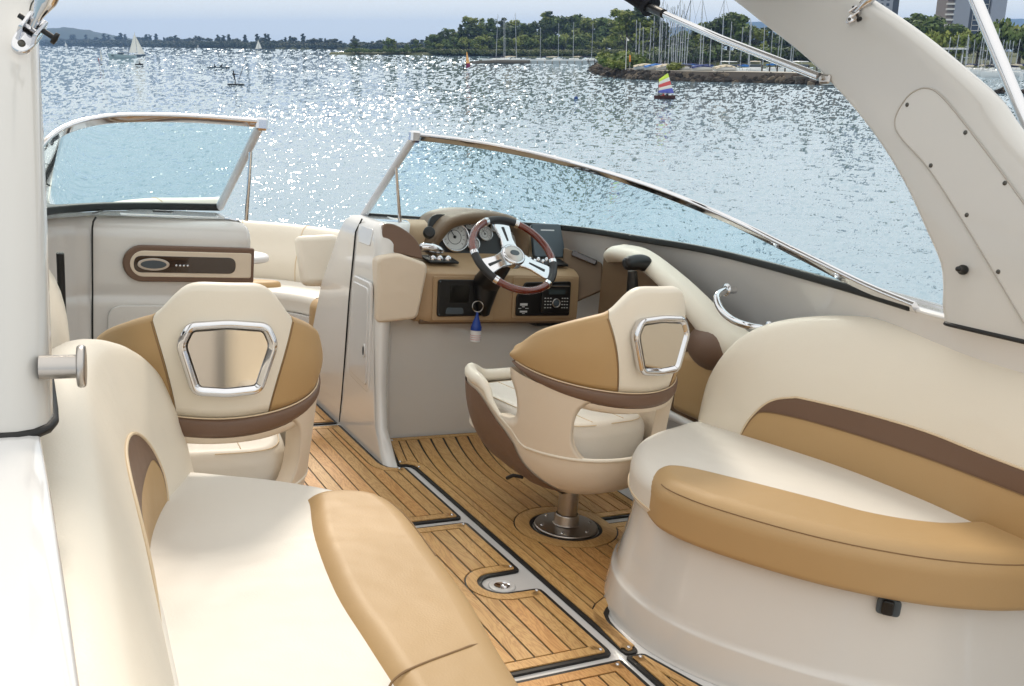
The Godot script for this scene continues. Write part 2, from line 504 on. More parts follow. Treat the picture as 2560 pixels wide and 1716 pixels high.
func mats() -> void:
	# passage between the consoles
	teak_mat("teak-look deck mat furthest forward in the passage between the two consoles", rounded([.86, -5.1, 1.335, -5.1, 1.335, -4.078, .86, -4.078], .012, 3), straight_planks(.8, 1.29, -5.2, -4.0), .03)
	# forward port mat: its inner side steps round the foot of the helm console
	var o := PackedVector2Array()
	o.append_array(p2([.80, -4.045, 1.330, -4.045, 1.337, -4.035, 1.338, -3.6, 1.338, -3.50]))
	o.append_array(p2([1.343, -3.468, 1.355, -3.442, 1.375, -3.430, 1.405, -3.426, 1.416, -3.422, 1.422, -3.410, 1.422, -2.88, 1.417, -2.868, 1.405, -2.862, .80, -2.862]))
	teak_mat("teak-look deck mat beside the foot of the helm console, ahead of the port bench", o, straight_planks(.75, 1.372, -4.2, -2.8), .034, [Vector2(1.392, -2.89), Vector2(1.385, -3.40)])
	# mat with the round notch for the floor fitting
	o = p2([.70, -2.828, 1.405, -2.828, 1.415, -2.823, 1.421, -2.812, 1.422, -2.44, 1.420, -2.425, 1.412, -2.416, 1.400, -2.413, 1.345, -2.411])
	o.append_array(arc2(Vector2(1.318, -2.352), .059, 265, 98, 16))
	o.append_array(p2([1.345, -2.293, 1.400, -2.291, 1.412, -2.288, 1.420, -2.278, 1.422, -2.262, 1.422, -1.905, 1.417, -1.888, 1.405, -1.879, .70, -1.879]))
	teak_mat("teak-look deck mat with the round notch for the floor fitting beside the port bench", o, straight_planks(.68, 1.372, -2.9, -1.8), .034, [Vector2(1.396, -2.80), Vector2(1.398, -2.443), Vector2(1.397, -2.268), Vector2(1.394, -1.905)])
	# aft port mat
	o = rounded([.66, -1.853, 1.425, -1.853, 1.425, -.5, .66, -.5], .014, 4)
	teak_mat("teak-look deck mat nearest the camera at the bottom edge", o, straight_planks(.6, 1.372, -2.0, -.4), .034, [Vector2(1.395, -1.825)])
	# small aft starboard mat
	o = rounded([1.445, -1.862, 1.505, -1.858, 1.56, -1.66, 1.60, -1.2, 1.60, -.6, 1.445, -.6], .014, 4)
	teak_mat("narrow teak-look deck mat at the aft corner of the starboard bench", o, [rounded([1.50, -1.76, 1.52, -1.72, 1.56, -1.2, 1.56, -.7, 1.49, -.7, 1.485, -1.7], .012, 3)], .026, [Vector2(1.478, -1.838)])
	# starboard mats: curved boards that open out towards the console; a ring goes round the chair's foot
	var C := Vector2(1.75, -2.685)
	var bend := func(z: float) -> float: return .078 * pow(clampf((-3.24 - z) / .48, 0, 1.4), 1.55)
	var pl := []
	for k in 16:
		var l := PackedVector2Array(); var r := PackedVector2Array()
		for j in 41:
			var z := lerpf(-3.9, -1.8, j / 40.0)
			var x: float = 1.474 + .0566 * (k - 2)
			l.append(Vector2(x + bend.call(z) * (.9 + .06 * maxf(k - 2, 0)), z)); r.append(Vector2(x + .0510 + bend.call(z) * (.9 + .06 * maxf(k - 2, 0)), z))
		r.reverse(); l.append_array(r)
		pl.append(l)
	o = p2([1.478, -3.797, 1.492, -3.803, 2.25, -3.803, 2.255, -3.79, 2.16, -3.05, 2.155, -2.80, 2.16, -2.712, 1.898, -2.712])
	o.append_array(arc2(C, .1385, 350, 8, 44))
	o.append_array(p2([1.898, -2.672, 2.16, -2.672, 2.165, -2.64, 2.16, -2.44, 2.0, -2.39, 1.86, -2.30, 1.70, -2.19, 1.60, -2.125, 1.556, -2.10, 1.53, -2.075, 1.516, -2.04, 1.510, -2.0, 1.500, -1.885, 1.495, -1.873, 1.483, -1.867, 1.465, -1.867, 1.456, -1.873, 1.453, -1.89]))
	o.append_array(p2([1.453, -3.40, 1.447, -3.43, 1.432, -3.444, 1.41, -3.446, 1.40, -3.455, 1.399, -3.475, 1.42, -3.57, 1.47, -3.775]))
	var ring_cut := func(list: Array) -> Array:
		var res := []
		for p in list:
			for q in Geometry2D.clip_polygons(p, arc2(C, .176, 0, 350, 35)): res.append(q)
		return res
	teak_mat("long teak-look deck mat round the helm chair, boards curving out towards the console", o, ring_cut.call(pl), .032, [Vector2(1.486, -3.758), Vector2(1.418, -3.478), Vector2(1.470, -3.40), Vector2(1.476, -1.890)], .014)
	# the teak collar round the chair's foot
	var t := aboard("teak_deck_mat", "round teak-look collar about the foot of the helm chair", "deck mat", Vector3(C.x, 0, C.y), 0, "teak deck mats on the cockpit floor")
	var b := mb(); b.lathe(p2([.133, .0002, .133, .0046, .172, .0046, .172, .0002]), 48)
	part(b, "collar_board", M.teak1, t)
	b = mb(); b.lathe(p2([.122, -.0068, .122, .0018, .1335, .0018, .1335, -.0068]), 48)
	part(b, "rubber_ring", M.rubber, t)
	# floor fitting: a white cup with a polished socket
	t = aboard("floor_fitting", "round white table-leg socket with a chrome cup set in the floor", "deck fitting", Vector3(1.318, -.0065, -2.345))
	b = mb(); b.lathe(p2([.042, .0, .042, .004, .039, .0065, .027, .0065, .025, .004]), 32)
	part(b, "flange", M.gelcoat, t)
	b = mb(); b.lathe(p2([.025, .004, .022, .003, .012, .0005, .0, .0005]), 28)
	part(b, "cup", M.chrome, t)
	b = mb(); b.lathe(p2([.011, .0005, .011, .005, .006, .008, .0, .0085]), 20, Transform3D(Basis(), Vector3(.006, 0, .004)))
	part(b, "plug", M.chrome, t)
	# recess plate in the notch
	b = mb(); b.slab(rounded([1.262, -2.405, 1.432, -2.405, 1.432, -2.298, 1.262, -2.298], .05), -.0069, -.005)
func backrest(t: Node3D, bot: PackedVector3Array, top: PackedVector3Array, side: float, at: Vector3, tall := .44, puff := .05) -> Array:
	# a cushion lofted between its foot and its top edge; returns a grid of points on the inner face for the stitched panels
	var N := bot.size(); var rows := []; var inner := []
	for k in N:
		var a := bot[maxi(k - 1, 0)]; var c := bot[mini(k + 1, N - 1)]
		var tan := (c - a); tan.y = 0; tan = tan.normalized()
		var out := Vector3(-tan.z, 0, tan.x) if side > 0 else Vector3(tan.z, 0, -tan.x)
		if out.x * side < 0: out = -out
		var hh := clampf((top[k].y - bot[k].y) / tall, 0.02, 1)
		var row := PackedVector3Array(); var inn := PackedVector3Array()
		for j in 15:
			var w := j / 14.0
			var q := bot[k].lerp(top[k], w) - out * puff * pow(sin(PI * clampf(w * .92 + .06, 0, 1)), .7) * hh
			row.append(q); inn.append(q)
		for j in range(1, 9):
			var w := PI * j / 9.0
			row.append(top[k] + out * (.058 * (1 - cos(w)) * sqrt(hh)) + Vector3(0, .042 * sin(w) * hh, 0))
		for j in range(0, 4):
			var w := j / 3.0
			row.append((top[k] + out * .116 * sqrt(hh)).lerp(bot[k] + out * .13, w))
		rows.append(row); inner.append(inn)
	var b := mb(); b.grid(rows, true)
	b.fan(rows[0]); b.fan(rows[N - 1])
	part(b, "backrest_cushion", M.cream, t, -at)
	return inner
func on_inner(inner: Array, z: float, y: float) -> Vector3:
	var best := Vector3.ZERO; var d := 1e9
	for k in inner.size() - 1:
		for j in inner[k].size() - 1:
			var p: Vector3 = inner[k][j]; var q: Vector3 = inner[k + 1][j]; var r: Vector3 = inner[k][j + 1]
			var den := (q.z - p.z) * (r.y - p.y) - (r.z - p.z) * (q.y - p.y)
			if absf(den) < 1e-9: continue
			var s := ((z - p.z) * (r.y - p.y) - (r.z - p.z) * (y - p.y)) / den
			var w := ((q.z - p.z) * (y - p.y) - (z - p.z) * (q.y - p.y)) / den
			var e := maxf(maxf(-s, s - 1), maxf(-w, w - 1))
			if e < d:
				d = e; best = p + (q - p) * s + (r - p) * w
	return best
func panel_on(t: Node3D, inner: Array, lo: Array, hi: Array, m: Material, called: String, at: Vector3, lift: Vector3) -> void:
	# a stitched panel between two lines given as z, y pairs of the same count
	var rows := []
	for j in 7:
		var row := PackedVector3Array()
		for k in range(0, lo.size(), 2):
			row.append(on_inner(inner, lerpf(lo[k], hi[k], j / 6.0), lerpf(lo[k + 1], hi[k + 1], j / 6.0)) + lift * (1.0 if j > 0 and j < 6 else .4))
		rows.append(row)
	var b := mb(); b.grid(rows)
	part(b, called, m, t, -at)
func line_zy(pts: Array, n: int) -> Array:
	var p := curve2(pts, 6); var r := []
	for k in n:
		var f := float(k) / (n - 1) * (p.size() - 1); var i := mini(int(f), p.size() - 2)
		var q := p[i].lerp(p[i + 1], f - i)
		r.append(q.x); r.append(q.y)
	return r
func tube_on(inner: Array, zy: Array, lift: Vector3) -> PackedVector3Array:
	var r := PackedVector3Array()
	for k in range(0, zy.size(), 2): r.append(on_inner(inner, zy[k], zy[k + 1]) + lift)
	return r
func base_shell(t: Node3D, o: PackedVector2Array, h: float, at: Vector3) -> void:
	var rows := []
	for l in [[-.073, .0], [-.066, .01], [-.054, .095], [-.050, .102], [-.044, .108], [-.038, .125], [-.012, .24], [.0, h]]:
		var r := MB.inset(o, l[0]); var row := PackedVector3Array()
		for p in r: row.append(Vector3(p.x, l[1] - .006, p.y))
		rows.append(row)
	var b := mb(); b.grid(rows, true)
	b.fan(rows[rows.size() - 1], Vector3.UP)
	part(b, "fibreglass_base", M.liner, t, -at)
func seam_line(t: Node3D, o: PackedVector2Array, y: float, at: Vector3, from := 0.0, to := 1.0, m: Material = null, r := .0016) -> void:
	var q := PackedVector3Array(); var N := o.size()
	for k in range(int(N * from), int(N * to)): q.append(Vector3(o[k].x, y, o[k].y))
	var b := mb(); b.tube(q, r, 6)
	part(b, "seam", m if m else M.seam, t, -at)
func benches() -> void:
	# ---------------- starboard bench
	var at := Vector3(1.95, 0, -1.8)
	var t := aboard("bench_seat", "starboard lounge bench with cream seat, tan front bolster and curved backrest", "bench", at, 0, "upholstered cockpit benches")
	var o := curve2([2.13, -2.46, 1.95, -2.43, 1.79, -2.355, 1.665, -2.23, 1.59, -2.09, 1.57, -1.93, 1.605, -1.765, 1.705, -1.585, 1.815, -1.45, 1.955, -1.335, 2.13, -1.26, 2.3, -1.235, 2.34, -1.5, 2.33, -1.9, 2.25, -2.2], 5, true)
	base_shell(t, MB.inset(o, .028), .345, at)
	var b := mb(); b.slab(o, .335, .452, .05, .018, Transform3D(), 6)
	part(b, "seat_cushion", M.white_vinyl, t, -at)
	var w := curve2([1.568, -1.985, 1.60, -2.045, 1.66, -2.075, 1.735, -2.035, 1.83, -1.895, 1.933, -1.723, 2.005, -1.60, 2.12, -1.51, 2.31, -1.45, 2.335, -1.225, 2.13, -1.235, 1.945, -1.315, 1.80, -1.435, 1.69, -1.575, 1.588, -1.765, 1.552, -1.9], 5, true)
	b = mb(); b.slab(w, .325, .468, .06, .02, Transform3D(), 8)
	part(b, "front_bolster", M.tan, t, -at)
	seam_line(t, MB.inset(w, .012), .4455, at, .62, .999)
	seam_line(t, MB.inset(o, -.0005), .356, at, .0, .999, M.piping, .003)
	var bot := curve3([2.085, .43, -2.43, 2.10, .43, -2.40, 2.12, .43, -2.35, 2.15, .43, -2.27, 2.20, .43, -2.10, 2.245, .43, -1.9, 2.26, .43, -1.65, 2.25, .43, -1.45, 2.22, .43, -.9, 2.18, .43, -.4], 5)
	var top := curve3([2.10, .46, -2.455, 2.125, .60, -2.455, 2.165, .71, -2.41, 2.205, .785, -2.31, 2.255, .835, -2.15, 2.285, .866, -1.93, 2.295, .878, -1.655, 2.29, .882, -1.46, 2.27, .886, -.9, 2.22, .886, -.4], 5)
	var inn := backrest(t, bot, top, 1.0, at)
	var n := 64
	var line := line_zy([-2.275, .44, -2.245, .513, -2.19, .585, -2.12, .617, -2.05, .627, -1.69, .645, -1.375, .64, -.6, .64], n)
	var mid := line_zy([-2.272, .445, -2.235, .52, -2.20, .548, -2.1, .560, -1.95, .566, -1.69, .573, -1.375, .578, -.6, .58], n)
	var low := line_zy([-2.265, .442, -2.22, .442, -2.15, .442, -2.05, .442, -1.9, .442, -1.69, .442, -1.375, .442, -.6, .442], n)
	var lift := Vector3(-.003, .001, 0)
	panel_on(t, inn, mid, line, M.brown, "brown_panel", at, lift)
	panel_on(t, inn, low, mid, M.tan, "tan_panel", at, lift)
	b = mb(); b.tube(tube_on(inn, line, Vector3(-.002, .001, 0)), .0036, 7)
	part(b, "piping", M.piping, t, -at)
	b = mb(); b.tube(tube_on(inn, mid, Vector3(-.003, 0, 0)), .0016, 6)
	part(b, "seam", M.seam, t, -at)
	# latch under the bolster
	b = mb(); b.slab(rounded([-.028, -.022, .028, -.022, .028, .022, -.028, .022], .012), .0, .006, .003, 0, face(Vector3(1.868, .302, -1.405), Vector3(.6, 0, .6), Vector3(-.75, -.05, .66)))
	part(b, "latch_plate", M.slate, t, -at)
	b = mb(); b.slab(rounded([-.016, -.02, .012, -.02, .012, .018, -.016, .018], .008), .006, .016, .004, 0, face(Vector3(1.868, .302, -1.405), Vector3(.6, 0, .6), Vector3(-.75, -.05, .66)))
	part(b, "latch", M.black_plastic, t, -at)
	# ---------------- port bench
	at = Vector3(.45, 0, -1.6)
	t = aboard("bench_seat", "port lounge bench in the near left with wide cream seat and tan bolster", "bench", at, 0, "upholstered cockpit benches")
	o = curve2([.34, -2.37, .50, -2.315, .65, -2.215, .755, -2.10, .792, -1.95, .775, -1.7, .755, -1.45, .71, -1.2, .67, -.9, .64, -.3, .07, -.3, .08, -1.2, .11, -1.8, .18, -2.15], 5, true)
	base_shell(t, MB.inset(o, .04), .345, at)
	b = mb(); b.slab(o, .335, .452, .055, .018, Transform3D(), 6)
	part(b, "seat_cushion", M.white_vinyl, t, -at)
	w = curve2([.592, -2.03, .605, -2.085, .66, -2.118, .74, -2.105, .80, -2.05, .818, -1.93, .80, -1.7, .782, -1.5, .755, -1.34, .735, -1.2, .71, -1.0, .69, -.8, .67, -.5, .66, -.35, .585, -.31, .50, -.35, .505, -.9, .512, -1.2, .515, -1.4, .520, -1.6, .552, -1.85], 5, true)
	b = mb(); b.slab(w, .30, .470, .058, .02, Transform3D(), 8)
	part(b, "front_bolster", M.tan, t, -at)
	seam_line(t, MB.inset(w, .011), .4485, at, .04, .30)
	b = mb(); b.tube(curve3([.516, .438, -1.262, .525, .457, -1.265, .545, .4675, -1.27, .57, .4705, -1.276, .60, .4705, -1.285, .66, .4705, -1.30, .69, .4695, -1.308, .722, .457, -1.318, .742, .425, -1.325, .7505, .38, -1.328, .7505, .32, -1.328], 4), .0022, 6)
	part(b, "seam", M.seam, t, -at)
	bot = curve3([.405, .43, -2.36, .385, .43, -2.325, .35, .43, -2.25, .29, .43, -2.12, .235, .43, -1.92, .212, .43, -1.7, .195, .43, -1.3, .175, .43, -.8, .16, .43, -.2], 6)
	top = curve3([.39, .46, -2.385, .36, .60, -2.39, .315, .695, -2.35, .25, .765, -2.25, .18, .81, -2.08, .135, .825, -1.85, .115, .83, -1.6, .10, .83, -1.2, .09, .83, -.8, .085, .83, -.2], 6)
	# both lists need the same count
	var tb := PackedVector3Array(); var tt := PackedVector3Array()
	for k in 60:
		tb.append(polyat(bot, k / 59.0)); tt.append(polyat(top, k / 59.0))
	inn = backrest(t, tb, tt, -1.0, at, .44, .028)
	line = line_zy([-2.15, .44, -2.145, .52, -2.09, .61, -2.0, .665, -1.87, .69, -1.72, .685, -1.60, .62, -1.55, .449], n)
	mid = line_zy([-2.14, .535, -2.10, .572, -2.05, .575, -1.98, .573, -1.85, .57, -1.72, .555, -1.62, .50, -1.55, .447], n)
	low = line_zy([-2.145, .442, -2.12, .442, -2.05, .442, -1.98, .442, -1.85, .442, -1.72, .442, -1.62, .442, -1.55, .442], n)
	lift = Vector3(.003, .001, 0)
	panel_on(t, inn, mid, line, M.brown, "brown_panel", at, lift)
	panel_on(t, inn, low, mid, M.tan, "tan_panel", at, lift)
	b = mb(); b.tube(tube_on(inn, line, Vector3(.002, .001, 0)), .0036, 7)
	part(b, "piping", M.piping, t, -at)
	b = mb(); b.tube(curve3([.232, .440, -1.85, .216, .443, -1.6, .205, .444, -1.35, .194, .444, -1.0, .18, .444, -.6], 4), [.006, .009, .012, .014, .016, .016, .016, .016, .016, .016, .016, .016, .016, .016, .016, .014, .01], 8)
	part(b, "rear_welt", M.white_vinyl, t, -at)
	# aft bench behind the camera, seen only in the polished plates
	at = Vector3(1.2, 0, .3)
	t = aboard("aft_bench", "cream aft bench mirrored in the polished seat plates", "bench", at)
	b = mb(); b.slab(rounded([.75, -.15, 1.95, -.15, 1.95, .38, .75, .38], .06), .0, .45, .05)
	part(b, "seat", M.white_vinyl, t, -at)
	b = mb(); b.slab(rounded([.7, .30, 2.0, .30, 2.0, .52, .7, .52], .08), .40, .92, .07)
	part(b, "backrest", M.cream, t, -at)
func chair_top(a: float) -> float:   # height of the backrest's upper edge, a degrees from dead aft
	return .912 - .016 * pow(maxf(0.0, a - 13.0) / 10.0, 2.0) if a < 23.0 else (lerpf(.896, .824, (a - 23.0) / 11.5) if a < 34.5 else lerpf(.824, .694, pow((a - 34.5) / 62.5, 1.15)))
func chair_back(th: float, v: float, off := .0) -> Vector3:   # outer face of the backrest: th in degrees from dead aft, v from its lower seam (0) to its top (1)
	var a := absf(th)
	var hi := .0
	for e in [-4.0, -2.0, 0.0, 2.0, 4.0]: hi += chair_top(absf(a + e)) * .2
	var lo := .588 + .052 * pow(minf(a, 97.0) / 97.0, 1.7)
	if a > 72.0: hi = lerpf(hi, lo + .030, pow((a - 72.0) / 25.0, 2.6))
	var y := lerpf(lo, hi, v)
	var w := deg_to_rad(th)
	var n := Vector3(sin(w), 0, cos(w))
	return Vector3(0.297 * sin(w), y, .02 + .315 * cos(w) + (y - .59) * .06) + n * (off + .012 * sin(PI * v))
func chair_zone(edge: Callable, a0: float, a1: float, steps: int) -> MB:   # closed wrap (outer face, rim, inner face) over a share of the backrest
	var b := mb(); var rows := []
	for k in steps + 1:
		var a := lerpf(a0, a1, float(k) / steps); var row := PackedVector3Array()
		for j in 13:
			row.append(chair_back(edge.call(a, j / 12.0), j / 12.0))
		var top := chair_back(edge.call(a, 1.0), 1.0); var ti := chair_back(edge.call(a, 1.0), 1.0, -.056)
		for j in range(1, 6):
			var w := PI * j / 6.0
			row.append(top.lerp(ti, (1 - cos(w)) * .5) + Vector3(0, .02 * sin(w), 0))
		for j in range(12, -1, -1):
			row.append(chair_back(edge.call(a, j / 12.0), j / 12.0, -.056 - .012 * sin(PI * j / 12.0) * 2.0))
		rows.append(row)
	b.grid(rows, true)
	b.fan(rows[rows.size() - 1])
	return b
func make_chair(label: String, at: Vector3, turn: float) -> Node3D:
	var t := aboard("swivel_chair", label, "boat seat", at, turn, "swivelling bucket seats on pedestals")
	# pedestal
	var b := mb(); b.lathe(p2([.0, .006, .114, .006, .114, .002, .1155, .0, .1155, .007, .112, .0125, .05, .0145, .046, .02, .044, .05, .0405, .054]), 40)
	part(b, "pedestal_plate", M.steel, t)
	for k in 6:
		b = mb(); b.lathe(p2([.006, .0, .006, .002, .003, .0045, .0, .005]), 10, Transform3D(Basis(), Vector3(cos(k * TAU / 6 + .3) * .093, .0128, sin(k * TAU / 6 + .3) * .093)))
		part(b, "bolt", M.chrome, t)
	b = mb(); b.lathe(p2([.036, .05, .036, .168, .0385, .17, .0385, .186]), 32)
	part(b, "pedestal_post", M.steel, t)
	b = mb(); b.box(Vector3(-.12, .176, -.14), Vector3(.12, .196, .10), .006)
	part(b, "slide_plate", M.black_plastic, t)
	b = mb(); b.tube(p3([-.14, .175, -.10, -.15, .17, -.14, -.155, .15, -.17]), .007, 8)
	part(b, "slide_lever", M.black_plastic, t)
	# moulded pan
	var pan := func(th: float, s: float) -> Vector3:
		var w := deg_to_rad(th); var c := cos(w); var sn := sin(w)
		var rz := .30 if c > 0 else .47
		var q := Vector2(signf(sn) * pow(absf(sn), .85 if c > 0 else .68) * (.275 if c > 0 else .275 + .02 * minf(-c * 3.0, 1.0)), signf(c) * pow(absf(c), .85 if c > 0 else .72) * rz)
		var a := absf(th)
		var rim := .352 if a < 80 else lerpf(.352, .505, smoothstep(80.0, 112.0, a)) - .05 * smoothstep(140.0, 175.0, a)
		var k := pow(sin(s * PI / 2), .62)
		return Vector3(q.x * k, .185 + (rim - .185) * pow(1 - cos(s * PI / 2), 1.15), q.y * k)
	var rows := []
	for j in 13:
		var row := PackedVector3Array()
		for k in 72: row.append(pan.call(k * 5.0 - 180.0, lerpf(.04, 1.0, j / 12.0)))
		rows.append(row)
	b = mb(); b.grid(rows, true)
	part(b, "moulded_pan", M.beige, t)
	# side shells rising from the pan to the wings
	for sd in [-1.0, 1.0]:
		rows = []
		for j in 11:
			var s := j / 10.0; var row := PackedVector3Array(); var inn := PackedVector3Array()
			var y := lerpf(.345, .60, s)
			var front := 96.0 - 9.0 * sin(PI * clampf(s * 1.05, 0, 1)) + 1.0 * s
			var rear := 34.0 + 12.0 * (1.0 - pow(absf(s * 2.0 - 1.0), 3.0))
			for k in 15:
				var th: float = lerpf(rear, front, k / 14.0) * sd
				var lowp: Vector3 = pan.call(th, 1.0); var hip := chair_back(th, 0.0)
				var q := lowp.lerp(hip, s); q.y = lerpf(lowp.y, maxf(hip.y - .03, .56), s)
				var n := Vector3(q.x, 0, q.z).normalized()
				row.append(q + n * .004)
				inn.append(q - n * .042)
			inn.reverse(); row.append_array(inn)
			rows.append(row)
		b = mb(); b.grid(rows, true)
		part(b, "side_shell", M.beige, t)
	# link under the back, above the open window
	rows = []
	for k in 21:
		var th := lerpf(-52, 52, k / 20.0); var row := PackedVector3Array()
		var q := chair_back(th, 0.0, .0); var n := Vector3(sin(deg_to_rad(th)), 0, cos(deg_to_rad(th)))
		var lowy := .515 + .02 * pow(absf(th) / 52.0, 3)
		for a in [[.002, .575], [.0, .545], [-.004, lowy + .008], [-.02, lowy], [-.046, lowy + .01], [-.05, .575]]:
			row.append(Vector3(q.x, a[1], q.z) + n * a[0])
		rows.append(row)
	b = mb(); b.grid(rows, true)
	part(b, "rear_link", M.beige, t)
	# brown band under the wings
	rows = []
	for k in 41:
		var th := lerpf(-94, 94, k / 40.0); var row := PackedVector3Array()
		var q := chair_back(th, 0.0); var n := Vector3(sin(deg_to_rad(th)), 0, cos(deg_to_rad(th)))
		var h := .046 * pow(1.0 - pow(absf(th) / 95.0, 2.2), .7) + .006
		for a in [[.0005, .001], [.010, -.25], [.009, -.7], [.0, -1.0], [-.045, -1.0], [-.05, .0]]:
			row.append(q + n * a[0] + Vector3(0, a[1] * h, 0))
		rows.append(row)
	b = mb(); b.grid(rows, true)
	part(b, "brown_band", M.brown, t)
	# the back: cream centre, tan wings
	var ce := func(a: float, v: float) -> float: return a * lerpf(22.0, 34.5, pow(v, 1.25))
	part(chair_zone(ce, -1.0, 1.0, 24), "back_centre", M.cream, t)
	for sd in [-1.0, 1.0]:
		var we := func(a: float, v: float) -> float: return sd * lerpf(lerpf(22.0, 34.5, pow(v, 1.25)), 97.0, a)
		part(chair_zone(we, .004, 1.0, 22), "back_wing", M.tan, t)
		b = mb(); var ln := PackedVector3Array()
		for j in 13: ln.append(chair_back(sd * lerpf(22.0, 34.5, pow(j / 12.0, 1.25)) + sd * .8, j / 12.0, .0008))
		b.tube(ln, .0016, 6)
		part(b, "seam", M.seam, t)
	b = mb(); var lo := PackedVector3Array()
	for k in 41: lo.append(chair_back(lerpf(-92, 92, k / 40.0), .0, .0025))
	b.tube(lo, .0022, 6)
	part(b, "piping", M.piping, t)
	# polished plate in a chrome frame
	var hexa := rounded([-.090, .828, .0, .834, .090, .828, .110, .784, .075, .672, .0, .665, -.075, .672, -.110, .784], .016, 5)
	var zf := func(y: float) -> float: return .368 - (y - .75) * .08
	b = mb(); var ring := PackedVector3Array()
	for p in hexa: ring.append(Vector3(p.x, p.y, zf.call(p.y) - .010))
	rows = []
	for a in [[.004, -.016], [.008, .004], [.005, .0095], [-.002, .012], [-.007, .011], [-.014, .004], [-.018, -.002]]:
		var row := PackedVector3Array(); var q := MB.inset(hexa, -a[0] - .004)
		for p in q: row.append(Vector3(p.x, p.y, zf.call(p.y) + a[1] - .004))
		rows.append(row)
	b.grid(rows, true)
	var fr := part(b, "chrome_frame", M.chrome, t)
	b = mb(); var plate := PackedVector3Array()
	for p in MB.inset(hexa, .013): plate.append(Vector3(p.x, p.y, zf.call(p.y) + .001))
	b.fan(plate)
	part(b, "polished_plate", M.mirror, fr)
	# seat cushion
	var o := curve2([.0, .20, .13, .19, .195, .13, .218, .0, .222, -.2, .215, -.34, .15, -.42, .0, -.435, -.15, -.42, -.215, -.34, -.222, -.2, -.218, .0, -.195, .13, -.13, .19], 4, true)
	b = mb(); b.slab(o, .30, .447, .045, .01, Transform3D(), 6)
	part(b, "seat_cushion", M.white_vinyl, t)
	seam_line(t, MB.inset(o, .02), .4415, Vector3.ZERO, 0, .999, M.piping)
	b = mb()
	for x in [-.07, .07]: b.tube(p3([x, .4475, .16, x, .4475, -.39]), .0016, 6)
	part(b, "seam", M.piping, t)
	# brown flanks of the pan
	for sd in [-1.0, 1.0]:
		rows = []
		for j in 13:
			var row := PackedVector3Array(); var g := j / 12.0; var s := lerpf(.44, .955, g)
			for k in 21:
				var f := k / 20.0
				var th: float = lerpf(lerpf(46.0, 92.0, pow(g, .8)), 168.0, f)
				var q: Vector3 = pan.call(th * sd, s)
				row.append(q + Vector3(q.x, -.02, q.z).normalized() * .006)
			rows.append(row)
		b = mb(); b.grid(rows)
		part(b, "brown_flank", M.brown, t)
	rows = []
	for k in 73:
		var q: Vector3 = pan.call(k * 5.0 - 180.0, 1.0)
		rows.append(q * Vector3(.965, 1, .965) + Vector3(0, .004, 0) if absf(k * 5.0 - 180.0) > 100.0 else q + Vector3(0, .004, 0))
	var rr := []
	for k in 73: rr.append(lerpf(.0065, .024, smoothstep(92.0, 118.0, absf(k * 5.0 - 180.0))))
	b = mb(); b.tube(PackedVector3Array(rows), rr, 10)
	part(b, "rim_welt", M.cream, t)
	return t
func chairs() -> void:
	make_chair("helm seat behind the steering wheel, its chrome pedestal foot in view", Vector3(1.75, 0, -2.685), deg_to_rad(8.0))
	make_chair("companion seat behind the port bench, its mirror-backed rest facing the camera", Vector3(.485, 0, -2.66), deg_to_rad(-3.0))
